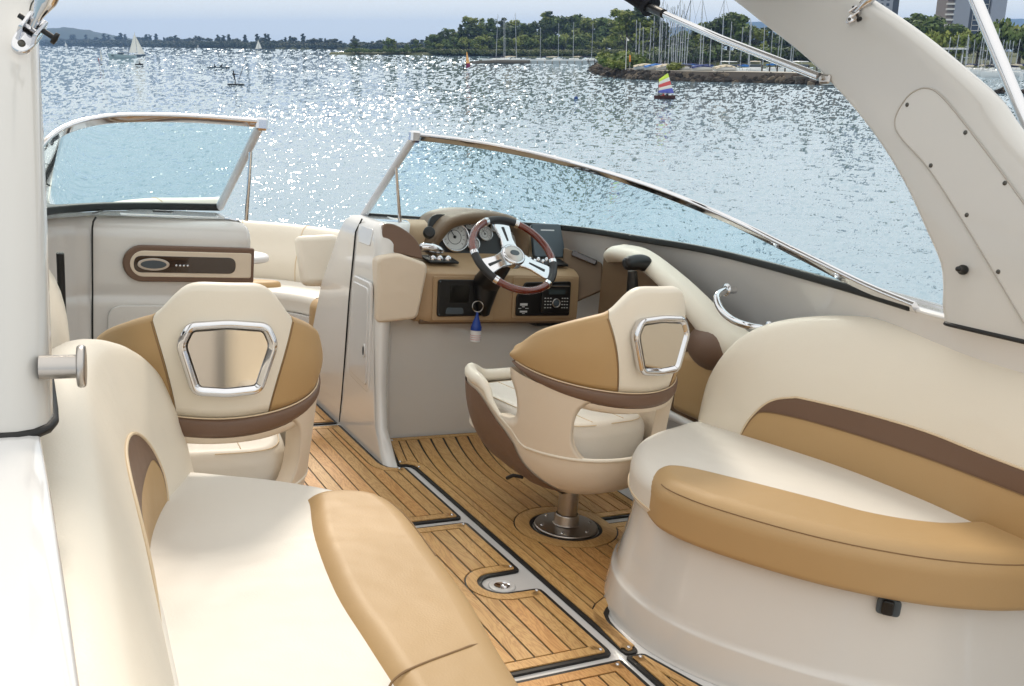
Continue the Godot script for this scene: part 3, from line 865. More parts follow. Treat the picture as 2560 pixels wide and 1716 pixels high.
func port_console() -> void:
	var at := Vector3(.5, 0, -3.9)
	var t := aboard("companion_console", "white port console with a brown-rimmed glovebox panel", "console", at)
	# body: plan outline at rising heights, rounded over at the top
	var plan := curve2([-.05, -3.35, .05, -3.55, .13, -3.70, .22, -3.785], 4)
	plan.append_array(p2([.265, -3.797, .30, -3.80, .80, -3.80, .835, -3.803, .853, -3.815, .860, -3.84, .862, -4.1, .862, -4.23, .50, -4.20, .28, -4.06, .06, -3.80]))
	var rows := []
	for l in [[.0, -.006], [.0, .30], [.002, .60], [.004, .625], [.012, .637], [.014, .65], [.010, .665], [.006, .70], [.003, .86], [.006, .89], [.016, .915], [.034, .934], [.06, .943], [.09, .947]]:
		var row := PackedVector3Array()
		for p in MB.inset(plan, l[0]): row.append(Vector3(p.x, l[1], p.y))
		rows.append(row)
	var b := mb(); b.grid(rows, true)
	b.fan(rows[rows.size() - 1], Vector3.UP)
	part(b, "fibreglass_body", M.liner, t, -at)
	b = mb(); b.tube(p3([.268, .02, -3.7965, .268, .60, -3.7945, .268, .66, -3.786, .268, .86, -3.7935, .268, .90, -3.789, .27, .925, -3.774, .275, .945, -3.73]), .0035, 6)
	b.tube(p3([.275, .9485, -3.85, .34, .9485, -4.05, .42, .9485, -4.2]), .003, 6)
	part(b, "panel_joint", M.gasket, t, -at)
	# dark recessed lid on the console top
	b = mb(); b.slab(rounded([.36, -3.875, .74, -3.875, .76, -4.08, .45, -4.12], .05), .946, .951, .003)
	part(b, "top_lid", M.gelcoat, t, -at)
	b = mb(); b.slab(rounded([.50, -4.0, .58, -4.0, .59, -4.03, .52, -4.04], .012), .951, .957, .003)
	part(b, "lid_latch", M.black_plastic, t, -at)
	# glovebox panel
	var fx := face(Vector3(.615, .772, -3.7975), Vector3.RIGHT, Vector3(0, 0, 1))
	var D := func(l: float, r: float, h: float) -> PackedVector2Array:   # round at the left end, square at the right
		var o := arc2(Vector2(l + h, 0), h, 90, 270, 14)
		o.append_array(p2([r - .008, -h, r - .002, -h + .002, r, -h + .008, r, h - .008, r - .002, h - .002, r - .008, h]))
		return o
	b = mb(); b.slab(D.call(-.243, .246, .070), .0, .016, .008, .0, fx)
	part(b, "brown_surround", M.brown, t, -at)
	b = mb(); b.slab(D.call(-.218, .233, .050), .012, .020, .004, .0, fx)
	var lid := part(b, "glovebox_lid", M.beige, t, -at)
	b = mb(); b.slab(rounded([-.205, -.031, .172, -.031, .172, .033, -.205, .033], .03, 7), .0195, .0225, .002, .0, fx)
	part(b, "burl_insert", M.dark_burl, lid)
	b = mb(); b.slab(oval(-.135, .001, .058, .024, 32), .022, .026, .002, .0, fx)
	part(b, "oval_emblem", M.steel, lid)
	b = mb(); b.slab(oval(-.135, .001, .047, .016, 32), .0258, .0268, .001, .0, fx)
	part(b, "emblem_centre", M.slate, lid)
	for k in 4:
		b = mb(); b.lathe(p2([.0045, 0, .0035, .0025, .0, .003]), 10, fx * Transform3D(Basis(), Vector3(-.052 + k * .014, .022, .004)))
		part(b, "indicator_stud", M.chrome, lid)
	# moulded foot-well panel below
	b = mb(); b.slab(rounded([-.30, -.28, .235, -.28, .235, .28, -.30, .28], .06, 6), .0, .008, .006, .0, face(Vector3(.62, .33, -3.7985), Vector3.RIGHT, Vector3(0, 0, 1)))
	part(b, "lower_panel", M.liner, t, -at)
	# padded side bolster and grab handle on the port side, seen past the arch leg
	t = aboard("side_bolster", "cream padded side panel with a chrome grab handle at far left behind the arch leg", "bolster", Vector3(.08, .4, -2.9))
	at = Vector3(.08, .4, -2.9)
	rows = []
	for k in 15:
		var f := k / 14.0; var row := PackedVector3Array()
		var z := lerpf(-2.55, -3.35, f); var top := .86 * (1.0 - .10 * pow(f * 2 - 1, 4)); var bo := .33
		for j in 13:
			var w := j / 12.0
			row.append(Vector3(.03 + .105 * pow(sin(PI * clampf(w, .02, .98)), .35) * (1.0 - .25 * pow(absf(f * 2 - 1), 6)) + .03 * f, lerpf(bo, top, w), z))
		rows.append(row)
	b = mb(); b.grid(rows)
	part(b, "pad", M.cream, t, -at)
	b = mb(); b.tube(p3([.142, .86, -3.36, .15, .6, -3.40, .15, .3, -3.40]), .012, 8)
	part(b, "dark_edge", M.rubber, t, -at)
	b = mb(); b.tube(curve3([.10, .73, -2.25, .128, .725, -2.28, .135, .69, -2.36, .13, .64, -2.43, .10, .62, -2.47], 5), .012, 12)
	part(b, "grab_handle", M.chrome, t, -at)

func dial(t: Node3D, fx: Transform3D, r: float, called := "gauge") -> void:
	var b := mb(); b.lathe(p2([r * 1.02, -.01, r * 1.04, .012, r, .018, r * .93, .016, r * .86, .006, r * .84, .0]), 32, fx)
	var g := part(b, called, M.chrome, t)
	b = mb(); b.lathe(p2([r * .85, .002, r * .8, .0022, .0, .0022]), 28, fx)
	part(b, "dial_face", M.dial, g)
	b = mb()
	for k in 11:
		var w := deg_to_rad(-220 + k * 26.0)
		b.box(Vector3(r * .62, .0024, -r * .015), Vector3(r * .76, .0034, r * .015), 0, fx * Transform3D(Basis(Vector3.UP, -w), Vector3.ZERO))
	b.lathe(p2([r * .5, .0024, r * .48, .0034, r * .46, .0024]), 24, fx)
	part(b, "scale_marks", M.black_plastic, g)
	b = mb(); b.box(Vector3(-r * .12, .0045, -r * .02), Vector3(r * .66, .006, r * .02), 0, fx * Transform3D(Basis(Vector3.UP, deg_to_rad(120)), Vector3.ZERO))
	b.lathe(p2([r * .1, .003, r * .1, .008, .0, .0085]), 14, fx)
	part(b, "needle", M.black_plastic, g)

func helm() -> void:
	mat("dial", Color(.80, .80, .79), .3)
	mat("lcd", Color(.22, .26, .27), .2)
	mat("screen_black", Color(.015, .015, .018), .12)
	mat("fob_blue", Color(.05, .22, .55), .4)
	mat("white_plastic", Color(.88, .88, .88), .4)
	mat("print_white", Color(.80, .80, .80), .5)
	mat("print_red", Color(.75, .25, .30), .5)
	var at := Vector3(1.8, 0, -3.9)
	var t := aboard("helm_console", "starboard helm console with tan and brown dashboard behind the helm seat", "console", at)
	# fibreglass wall: inboard side, flared foot, leg recess
	var N := 30; var rows := []
	var lay := [
		[-.006, [1.338, -4.75, 1.338, -4.40, 1.338, -3.55, 1.344, -3.465, 1.362, -3.440, 1.385, -3.440, 1.400, -3.46, 1.425, -3.59, 1.470, -3.775, 1.492, -3.800, 1.56, -3.803, 2.36, -3.803]],
		[.03, [1.340, -4.74, 1.340, -4.40, 1.340, -3.60, 1.346, -3.515, 1.364, -3.49, 1.388, -3.495, 1.404, -3.52, 1.428, -3.63, 1.465, -3.775, 1.488, -3.800, 1.56, -3.803, 2.36, -3.803]],
		[.12, [1.345, -4.70, 1.345, -4.40, 1.345, -3.68, 1.350, -3.61, 1.366, -3.585, 1.392, -3.595, 1.41, -3.63, 1.432, -3.70, 1.455, -3.775, 1.480, -3.800, 1.56, -3.803, 2.36, -3.803]],
		[.30, [1.350, -4.62, 1.350, -4.37, 1.350, -3.73, 1.354, -3.67, 1.368, -3.645, 1.394, -3.65, 1.415, -3.68, 1.434, -3.735, 1.452, -3.78, 1.470, -3.800, 1.56, -3.803, 2.36, -3.803]],
		[.58, [1.354, -4.50, 1.354, -4.25, 1.354, -3.78, 1.358, -3.72, 1.372, -3.695, 1.396, -3.695, 1.42, -3.71, 1.44, -3.74, 1.455, -3.78, 1.470, -3.800, 1.56, -3.803, 2.36, -3.803]],
		[.60, [1.354, -4.49, 1.354, -4.24, 1.354, -3.78, 1.358, -3.72, 1.372, -3.695, 1.396, -3.695, 1.42, -3.71, 1.44, -3.74, 1.455, -3.78, 1.475, -3.800, 1.53, -3.83, 1.53, -4.2]],
		[.88, [1.358, -4.26, 1.358, -4.16, 1.358, -3.82, 1.362, -3.77, 1.376, -3.745, 1.40, -3.74, 1.43, -3.745, 1.46, -3.76, 1.48, -3.785, 1.50, -3.803, 1.53, -3.83, 1.53, -4.2]],
		[.935, [1.362, -4.20, 1.362, -4.10, 1.364, -3.86, 1.370, -3.80, 1.386, -3.775, 1.41, -3.77, 1.44, -3.77, 1.47, -3.78, 1.50, -3.80, 1.52, -3.81, 1.53, -3.85, 1.53, -4.2]],
		[.962, [1.385, -4.17, 1.385, -4.07, 1.387, -3.90, 1.392, -3.85, 1.405, -3.82, 1.42, -3.81, 1.45, -3.81, 1.48, -3.81, 1.51, -3.82, 1.53, -3.83, 1.54, -3.87, 1.54, -4.2]],
		[.966, [1.42, -4.15, 1.42, -4.05, 1.42, -3.95, 1.42, -3.9, 1.43, -3.87, 1.44, -3.86, 1.46, -3.85, 1.49, -3.85, 1.52, -3.85, 1.54, -3.85, 1.545, -3.9, 1.545, -4.2]]]
	for l in lay:
		var c := curve2(l[1], 4); var row := PackedVector3Array()
		for p in c: row.append(Vector3(p.x, l[0], p.y))
		rows.append(row)
	var b := mb(); b.grid(rows)
	part(b, "fibreglass_body", M.liner, t, -at)
	b = mb(); b.slab(p2([1.41, -4.17, 1.41, -3.9, 1.56, -3.9, 1.60, -4.05, 2.36, -4.05, 2.34, -4.14, 1.8, -4.16]), .90, .963)
	part(b, "console_top", M.gelcoat, t, -at)
	b = mb(); b.tube(p3([1.3385, .01, -4.06, 1.346, .20, -4.06, 1.3495, .60, -4.045, 1.355, .90, -4.02, 1.372, .962, -3.99]), .0035, 6)
	part(b, "panel_joint", M.gasket, t, -at)
	# storage hatch in the inboard side
	var hx := face(Vector3(1.3545, .475, -3.862), Vector3(0, 0, 1), Vector3(-1, -.02, 0))
	b = mb(); b.slab(rounded([-.125, -.24, .122, -.24, .145, .24, -.13, .22], .035, 6), .0, .012, .006, .0, hx)
	var hd := part(b, "storage_hatch", M.gelcoat, t, -at)
	b = mb(); b.slab(rounded([-.105, -.215, .10, -.215, .12, .21, -.11, .195], .028, 6), .0122, .017, .004, .0, hx)
	part(b, "hatch_panel", M.gelcoat, hd)
	b = mb(); b.slab(oval(.085, .06, .018, .03, 24), .0165, .021, .003, .0, hx)
	part(b, "latch_ring", M.gelcoat, hd)
	b = mb(); b.slab(oval(.085, .06, .009, .02, 20), .0208, .0225, .001, .0, hx)
	part(b, "latch", M.black_plastic, hd)
	b = mb(); b.slab(rounded([-.07, -.045, .09, -.045, .08, .03, -.08, .03], .02, 5), .0, .006, .003, .0, face(Vector3(1.363, .89, -3.90), Vector3(0, 0, 1), Vector3(-1, .1, 0)))
	part(b, "moulded_boss", M.gelcoat, t, -at)
	# padded knee bolster and brown end panel
	b = mb(); b.slab(rounded([-.112, -.132, -.02, -.150, .098, -.112, .108, -.09, .075, .128, -.105, .150], .028, 7), -.05, .045, .016, .0, face(Vector3(1.462, .70, -3.72), Vector3.RIGHT, Vector3(-.10, .03, 1)), 6)
	part(b, "knee_bolster", M.beige, t, -at)
	b = mb(); b.slab(curve2([-.085, .05, -.088, -.045, -.06, -.062, -.015, -.05, .04, -.015, .075, .03, .088, .085], 4), -.03, .012, .006, .0, face(Vector3(1.475, .905, -3.755), Vector3.RIGHT, Vector3(-.15, .12, 1)), 3)
	part(b, "brown_end_panel", M.brown, t, -at)
	# dashboard body: a section run across the boat
	var sec := curve2([-3.80, .555, -3.72, .55, -3.695, .558, -3.690, .60, -3.702, .745, -3.712, .768, -3.735, .782, -3.80, .805, -3.87, .832, -3.895, .85, -3.92, .905, -3.96, .945, -4.05, .965], 3)
	rows = []
	for k in 25:
		var f := k / 24.0; var row := PackedVector3Array()
		var x := lerpf(1.545, 2.345, f)
		var cut := .028 * pow(maxf(0.0, 1.0 - f * 9.0), 2.0)
		for p in sec: row.append(Vector3(x, p.y, p.x - cut))
		rows.append(row)
	b = mb(); b.grid(rows)
	for e in [rows[0], rows[24]]:
		var lid := PackedVector3Array(e); lid.append(Vector3(e[0].x, .555, -4.05)); b.fan(lid)
	part(b, "dashboard", M.dash_tan, t, -at)
	# underside lip
	b = mb(); b.tube(p3([1.56, .553, -3.715, 2.34, .553, -3.715]), .012, 8)
	part(b, "dash_lip", M.dash_brown, t, -at)
	# framed tan insets around the two black panels
	var fx := face(Vector3(1.95, .66, -3.6945), Vector3.RIGHT, Vector3(0, .075, 1))
	b = mb(); b.slab(rounded([-.345, -.095, -.05, -.095, -.05, .098, -.345, .098], .01), .0, .006, .003, .0, fx)
	part(b, "dash_inset", M.dash_tan, t, -at)
	b = mb(); b.slab(rounded([.045, -.098, .365, -.098, .365, .09, .045, .09], .01), .0, .006, .003, .0, fx)
	part(b, "dash_inset", M.dash_tan, t, -at)
	b = mb(); b.slab(rounded([-.325, -.082, -.145, -.082, -.132, -.05, -.098, -.045, -.078, -.02, -.075, .075, -.325, .08], .014, 5), .006, .016, .004, .0, fx)
	var pn := part(b, "switch_panel", M.black_plastic, t, -at)
	b = mb(); b.slab(rounded([-.27, -.058, -.178, -.058, -.178, .018, -.27, .018], .003), .0155, .0172, .0, .0, fx)
	part(b, "screen", M.screen_black, pn)
	b = mb(); b.slab(rounded([-.283, .040, -.205, .040, -.200, .068, -.288, .068], .01), .0155, .0185, .001, .0, fx)
	part(b, "grey_button", M.slate, pn)
	b = mb(); b.lathe(p2([.017, .0, .017, .009, .013, .012, .004, .012, .004, .02, .0, .021]), 20, fx * Transform3D(Basis(), Vector3(-.118, .015, .025)))
	part(b, "ignition_switch", M.black_plastic, pn)
	for s in [Vector2(-.316, -.073), Vector2(-.152, -.073), Vector2(-.316, .07), Vector2(-.085, .066)]:
		b = mb(); b.lathe(p2([.0035, 0, .003, .0018, 0, .002]), 8, fx * Transform3D(Basis(), Vector3(s.x, .016, s.y)))
		part(b, "panel_screw", M.slate, pn)
	b = mb(); b.slab(rounded([.105, -.075, .345, -.082, .345, .078, .062, .078, .062, -.01, .09, -.05], .012, 5), .006, .016, .004, .0, fx)
	pn = part(b, "stereo_panel", M.black_plastic, t, -at)
	b = mb(); b.slab(rounded([.186, -.066, .338, -.066, .338, .062, .186, .062], .014, 5), .0155, .028, .006, .0, fx)
	var ra := part(b, "marine_stereo", M.black_plastic, t, -at)
	b = mb(); b.slab(rounded([.218, -.045, .308, -.045, .308, -.022, .218, -.022], .003), .0278, .0292, .0, .0, fx)
	part(b, "display", M.lcd, ra)
	b = mb(); b.slab(rounded([.196, -.062, .328, -.062, .328, -.0585, .196, -.0585], .002), .0278, .029, .0, .0, fx)
	part(b, "chrome_strip", M.steel, ra)
	b = mb(); b.lathe(p2([.0215, .0, .0215, .003, .019, .0045, .0165, .003, .016, .001]), 28, fx * Transform3D(Basis(), Vector3(.262, .028, .018)))
	part(b, "control_ring", M.steel, ra)
	b = mb(); b.lathe(p2([.015, .0, .014, .003, .0, .0035]), 24, fx * Transform3D(Basis(), Vector3(.262, .028, .018)))
	part(b, "control_knob", M.slate, ra)
	b = mb()
	for r in 4:
		for c in [.203, .218, .232, .294, .307, .321]:
			b.box(Vector3(c - .004, .028, -.0065 + r * .0145), Vector3(c + .004, .0288, -.0025 + r * .0145), .0, fx)
	part(b, "button_legends", M.print_white, ra)
	b = mb()
	for q in [[.08, .020, .118, .031], [.09, .034, .104, .038], [.072, .042, .086, .045], [.108, .042, .124, .045], [.08, .054, .118, .062], [.092, .065, .106, .068]]:
		b.box(Vector3(q[0], .0158, q[1]), Vector3(q[2], .0166, q[3]), 0, fx)
	part(b, "panel_legends", M.print_white, pn)
	# shelf under the stereo
	b = mb(); b.box(Vector3(2.14, .525, -3.80), Vector3(2.36, .548, -3.715), .006)
	part(b, "black_tray", M.black_plastic, t, -at)
	# hooded instrument pod
	var arcp := curve2([1.635, .835, 1.642, .885, 1.672, .935, 1.725, .990, 1.80, 1.018, 1.90, 1.030, 2.01, 1.026, 2.085, 1.005, 2.135, .965, 2.155, .91, 2.158, .84], 5)
	var inn := MB.inset(arcp, .0)
	rows = []
	for k in arcp.size():
		var p := arcp[k]; var a := arcp[maxi(k - 1, 0)]; var c := arcp[mini(k + 1, arcp.size() - 1)]
		var tn := (c - a).normalized(); var nn := Vector2(tn.y, -tn.x)   # towards the inside
		if nn.dot(Vector2(1.9, .88) - p) < 0: nn = -nn
		var row := PackedVector3Array()
		for q in [[-.004, -4.12], [-.002, -4.0], [.0, -3.88], [.008, -3.852], [.022, -3.842], [.045, -3.85], [.055, -3.87], [.058, -3.93]]:
			row.append(Vector3(p.x + nn.x * q[0], p.y + nn.y * q[0], q[1]))
		rows.append(row)
	b = mb(); b.grid(rows)
	part(b, "instrument_hood", M.dash_brown, t, -at)
	var gx := face(Vector3(1.90, .905, -3.905), Vector3.RIGHT, Vector3(0, .35, 1))
	b = mb(); b.slab(rounded([-.23, -.105, .23, -.105, .25, .08, -.25, .08], .05, 6), -.02, .0, .004, .0, gx)
	part(b, "instrument_face", M.black_plastic, t, -at)
	for q in [[-.115, .0, .068], [.178, .005, .064], [-.035, -.062, .028], [-.028, .03, .032], [.04, -.02, .034], [.095, -.055, .028]]:
		dial(t, Transform3D(Basis(), -at) * gx * Transform3D(Basis(), Vector3(q[0], .0, q[1])), q[2])
	# plotter behind its cover
	b = mb(); b.slab(rounded([-.078, -.078, .078, -.082, .092, .082, -.078, .082], .012, 5), .0, .022, .006, .0, face(Vector3(2.245, .905, -3.87), Vector3.RIGHT, Vector3(-.05, .4, 1)))
	var plo := part(b, "plotter_cover", M.slate, t, -at)
	b = mb(); b.slab(rounded([-.032, -.052, .04, -.052, .04, -.046, -.032, -.046], .002), .0215, .0225, .0, .0, face(Vector3(2.245, .905, -3.87), Vector3.RIGHT, Vector3(-.05, .4, 1)))
	part(b, "cover_lettering", M.print_white, plo)
	# switch pods on the shelf
	var sx := face(Vector3(1.665, .815, -3.793), Vector3.RIGHT, Vector3(0, 1, .30))
	b = mb(); b.slab(rounded([-.085, -.03, .06, -.03, .085, .042, -.055, .042], .01, 4), .0, .009, .004, .0, sx)
	var pod := part(b, "switch_pod", M.black_plastic, t, -at)
	for q in [Vector2(-.035, .012), Vector2(-.002, .012), Vector2(.038, .014)]:
		b = mb(); b.lathe(p2([.017, .006, .0165, .014, .012, .022, .005, .026, .0, .027]), 18, sx * Transform3D(Basis(), Vector3(q.x, 0, q.y)))
		part(b, "chrome_switch", M.chrome, pod)
	b = mb(); b.tube(curve3([1.575, .862, -3.80, 1.60, .868, -3.795, 1.65, .862, -3.79, 1.685, .85, -3.79], 4), [.014, .017, .019, .02, .021, .021, .021, .021, .020, .018, .015, .011, .006], 14)
	part(b, "chrome_lever", M.chrome, t, -at)
	b = mb(); b.lathe(p2([.026, .0, .026, .02, .022, .026, .0, .027]), 20, face(Vector3(1.625, .925, -3.83), Vector3.RIGHT, Vector3(-.2, .5, 1)))
	part(b, "air_vent", M.black_plastic, t, -at)
	sx = face(Vector3(2.165, .815, -3.793), Vector3.RIGHT, Vector3(0, 1, .30))
	b = mb(); b.slab(rounded([-.115, -.03, .135, -.03, .15, .042, -.095, .042], .01, 4), .0, .009, .004, .0, sx)
	pod = part(b, "switch_pod", M.black_plastic, t, -at)
	for k in 8:
		b = mb(); b.lathe(p2([.0125, .006, .012, .013, .009, .02, .004, .023, .0, .0235]), 16, sx * Transform3D(Basis(), Vector3(-.085 + (k / 2) * .045 + (k % 2) * .014, 0, -.006 + (k % 2) * .024)))
		part(b, "chrome_switch", M.chrome, pod)
	# column
	b = mb(); b.tube(p3([1.853, .72, -3.69, 1.853, .80, -3.60, 1.853, .865, -3.50]), [.062, .052, .034], 20)
	part(b, "steering_column", M.black_plastic, t, -at)
	b = mb(); b.tube(curve3([1.85, .72, -3.675, 1.845, .64, -3.67, 1.86, .59, -3.675], 4), [.06, .056, .05, .045, .04, .034, .028, .022, .018], 16)
	part(b, "column_boot", M.black_plastic, t, -at)
	# side pocket trim to the right of the dash
	b = mb(); b.slab(rounded([-.11, -.085, .085, -.03, .10, .10, -.02, .17, -.08, .16], .015, 4), .0, .02, .008, .0, face(Vector3(2.395, .80, -3.745), Vector3(.75, 0, .66), Vector3(-.62, .25, .75)))
	part(b, "brown_end_panel", M.dash_brown, t, -at)
	b = mb(); b.slab(rounded([-.065, -.018, .065, -.005, .06, .022, -.065, .012], .009, 4), .02, .032, .006, .0, face(Vector3(2.395, .845, -3.745), Vector3(.75, -.2, .66), Vector3(-.62, .25, .75)))
	part(b, "burl_trim", M.dark_burl, t, -at)
	wheel()
	key()
	throttle()

func wheel() -> void:
	var c := Vector3(1.853, .888, -3.45)
	var t := aboard("steering_wheel", "three-spoke steering wheel with burl wood and dark leather rim", "steering wheel", c)
	var n := Vector3(.06, .72, .69).normalized()
	var right := Vector3(1, 0, 0); right = (right - n * right.dot(n)).normalized()
	var fx := Transform3D(Basis(right, n, right.cross(n)), Vector3.ZERO)   # local z runs down the wheel
	var R := .188
	var P := func(deg: float) -> Vector3: return fx * Vector3(R * sin(deg_to_rad(deg)), 0, -R * cos(deg_to_rad(deg)))
	var seg := [[-26, 22, "leather"], [22, 98, "burl"], [98, 142, "leather"], [142, 222, "burl"], [222, 268, "leather"], [268, 334, "burl"]]
	for s in seg:
		var pts := PackedVector3Array()
		for k in 15: pts.append(P.call(lerpf(s[0], s[1], k / 14.0)))
		var b := mb(); b.tube(pts, .0155 if s[2] == "burl" else .0165, 14, false)
		part(b, "rim_wood" if s[2] == "burl" else "rim_leather", M.burl if s[2] == "burl" else M.rim_leather, t)
	for d in [-26, 22, 98, 142, 222, 268]:
		var b := mb(); b.tube(PackedVector3Array([P.call(d - 2.6), P.call(d), P.call(d + 2.6)]), .0178, 14)
		part(b, "chrome_collar", M.chrome, t)
	for d in [-2.0, 120.0, 245.0]:
		var x := fx * Transform3D(Basis(Vector3.UP, -deg_to_rad(d)), Vector3.ZERO)
		var b := mb()
		b.slab(curve2([-.034, -.03, -.030, -.09, -.036, -R + .008, .036, -R + .008, .030, -.09, .034, -.03], 3, true), -.012, -.002, .004, .0, x)
		var sp := part(b, "spoke", M.chrome, t)
		b = mb(); b.slab(rounded([-.004, -.075, -.007, -.15, .007, -.15, .004, -.075], .003, 3), -.0025, -.0005, .0, .0, x)
		part(b, "spoke_slot", M.black_plastic, sp)
	var b := mb(); b.lathe(p2([.052, -.03, .056, -.006, .052, .004, .045, .008, .042, .006]), 32, fx)
	part(b, "hub_ring", M.chrome, t)
	b = mb(); b.lathe(p2([.043, .004, .036, .010, .015, .013, .0, .0135]), 28, fx)
	part(b, "hub_cap", M.steel, t)
	b = mb(); b.slab(oval(0, 0, .022, .014, 24), .0105, .0145, .001, .0, fx)
	part(b, "hub_badge", M.slate, t)
func key() -> void:
	var c := Vector3(1.80, .665, -3.64)
	var t := aboard("key_float", "blue and white key float hanging from the ignition on a steel ring", "key ring", c)
	var b := mb(); var ring := PackedVector3Array()
	for k in 24: ring.append(Vector3(.003 * sin(k), -.032 + .024 * cos(TAU * k / 24), .024 * sin(TAU * k / 24)).rotated(Vector3.UP, 1.3))
	b.tube(ring, .0022, 6, false, true)
	part(b, "split_ring", M.steel, t)
	b = mb(); b.lathe(p2([.0, -.054, .004, -.056, .006, -.07, .022, -.118, .0245, -.122, .0245, -.137]), 22)
	part(b, "blue_cone", M.fob_blue, t)
	b = mb(); b.lathe(p2([.0235, -.137, .0235, -.186, .0215, -.189, .0, -.189]), 22)
	var w := part(b, "white_body", M.white_plastic, t)
	b = mb()
	for k in 3:
		b.lathe(p2([.0236, -.158 - k * .009, .0239, -.1588 - k * .009, .0236, -.1596 - k * .009]), 22)
	part(b, "print_lines", M.print_red, w)
func throttle() -> void:
	var c := Vector3(2.24, .79, -3.12)
	var t := aboard("throttle_lever", "black throttle lever standing beside the dashboard", "throttle", c)
	var b := mb(); b.tube(p3([.02, -.10, .0, .0, .0, .0, -.012, .085, .0]), [.03, .026, .019], 14)
	part(b, "lever", M.black_plastic, t)
	b = mb(); b.tube(curve3([-.058, .112, .01, -.03, .118, .006, .015, .122, .0, .05, .115, -.006, .06, .105, -.01], 4), [.018, .024, .027, .028, .029, .030, .031, .0315, .032, .0325, .033, .0335, .033, .030, .026, .02, .012], 16)
	part(b, "grip", M.black_plastic, t)
	b = mb(); b.box(Vector3(-.062, .098, -.005), Vector3(-.03, .135, .022), .006)
	part(b, "trim_switch", M.black_plastic, t)
	b = mb(); b.lathe(p2([.06, -.1, .055, -.07, .03, -.06, .0, -.06]), 20)
	part(b, "base_boot", M.black_plastic, t)
func bow() -> void:
	# cushions in the open bow, seen between the two consoles
	var at := Vector3(1.4, 0, -5.2)
	var t := aboard("bow_bench", "cream cushioned bow seating seen between the consoles", "bench", at)
	var rows := []
	var path := curve3([.45, 0, -4.9, .58, 0, -5.35, .85, 0, -5.62, 1.15, 0, -5.68, 1.48, 0, -5.55, 1.74, 0, -5.2, 1.95, 0, -4.7, 2.0, 0, -4.2], 5)
	var pr := curve2([.0, .40, -.07, .42, -.085, .55, -.05, .66, -.02, .745, .03, .775, .08, .75, .10, .62, .10, .42], 4, true)
	var pm := PackedVector2Array()
	for q in pr: pm.append(Vector2(q.x, q.y))
	# path runs from port round the stem to starboard; its left hand is outboard
	var q2 := PackedVector2Array()
	for q in pr: q2.append(Vector2(-q.x, q.y))
	var b := mb(); b.sweep(path, q2, Vector3.UP, true)
	part(b, "bow_backrest", M.cream, t, -at)
	for f in [.28, .46, .62, .78]:
		var k := int(f * (path.size() - 1)); var p := path[k]
		var tn := (path[k + 1] - path[k - 1]).normalized(); var s := tn.cross(Vector3.UP)
		var ln := PackedVector3Array()
		for q in q2.slice(4, 26): ln.append(p + s * q.x * 1.01 + Vector3(0, q.y + .001, 0))
		b = mb(); b.tube(ln, .003, 6)
		part(b, "seam", M.piping, t, -at)
	b = mb(); b.slab(curve2([.95, -5.50, 1.15, -5.58, 1.45, -5.46, 1.68, -5.12, 1.86, -4.7, 1.92, -4.2, 1.50, -4.18, 1.47, -4.6, 1.36, -4.92, 1.15, -5.08, .95, -5.1], 4, true), .36, .46, .04, .015, Transform3D(), 5)
	part(b, "bow_seat_cushion", M.white_vinyl, t, -at)
	b = mb(); b.slab(curve2([1.44, -4.22, 1.415, -4.30, 1.405, -4.5, 1.37, -4.72, 1.42, -4.82, 1.50, -4.70, 1.53, -4.4, 1.53, -4.24], 4, true), .30, .472, .05, .015, Transform3D(), 5)
	part(b, "tan_bolster", M.tan, t, -at)
	b = mb(); b.slab(curve2([.95, -5.52, 1.15, -5.6, 1.5, -5.46, 1.9, -4.6, 1.9, -4.1, 1.50, -4.1, 1.46, -4.6, 1.3, -4.94, 1.1, -5.06, .95, -5.1], 4, true), -.006, .36)
	part(b, "fibreglass_base", M.gelcoat, t, -at)
	b = mb(); b.slab(oval(1.18, -5.22, .16, .07), .46, .49, .025, .0, Transform3D(), 4)
	part(b, "tan_cushion", M.tan, t, -at)
	# fold-up backrest
	at = Vector3(1.33, .6, -4.5)
	t = aboard("folding_backrest", "cream fold-up backrest pad on a steel stay ahead of the helm console", "backrest", at)
	b = mb(); b.slab(rounded([-.13, -.11, .08, -.13, .125, -.05, .095, .13, -.09, .135], .035, 6), .0, .085, .035, .02, face(Vector3(1.375, .69, -4.62), Vector3(1, 0, .12), Vector3(-.15, .25, 1)), 5)
	part(b, "pad", M.cream, t, -at)
	b = mb(); b.tube(p3([1.42, .61, -4.60, 1.45, .53, -4.52, 1.46, .44, -4.5]), .011, 10)
	part(b, "steel_stay", M.steel, t, -at)
	b = mb(); b.box(Vector3(1.38, .555, -4.64), Vector3(1.45, .59, -4.58), .008)
	part(b, "hinge", M.black_plastic, t, -at)
	# table
	at = Vector3(.88, .0, -4.75)
	t = aboard("bow_table", "white oval table top showing behind the port console", "table", at)
	b = mb(); b.slab(oval(.0, .0, .27, .2, 40), .665, .70, .015, .012, Transform3D(), 5)
	part(b, "table_top", M.white_plastic, t)
	b = mb(); b.lathe(p2([.11, .0, .1, .012, .03, .02, .028, .66, .06, .667]), 24)
	part(b, "table_leg", M.steel, t)

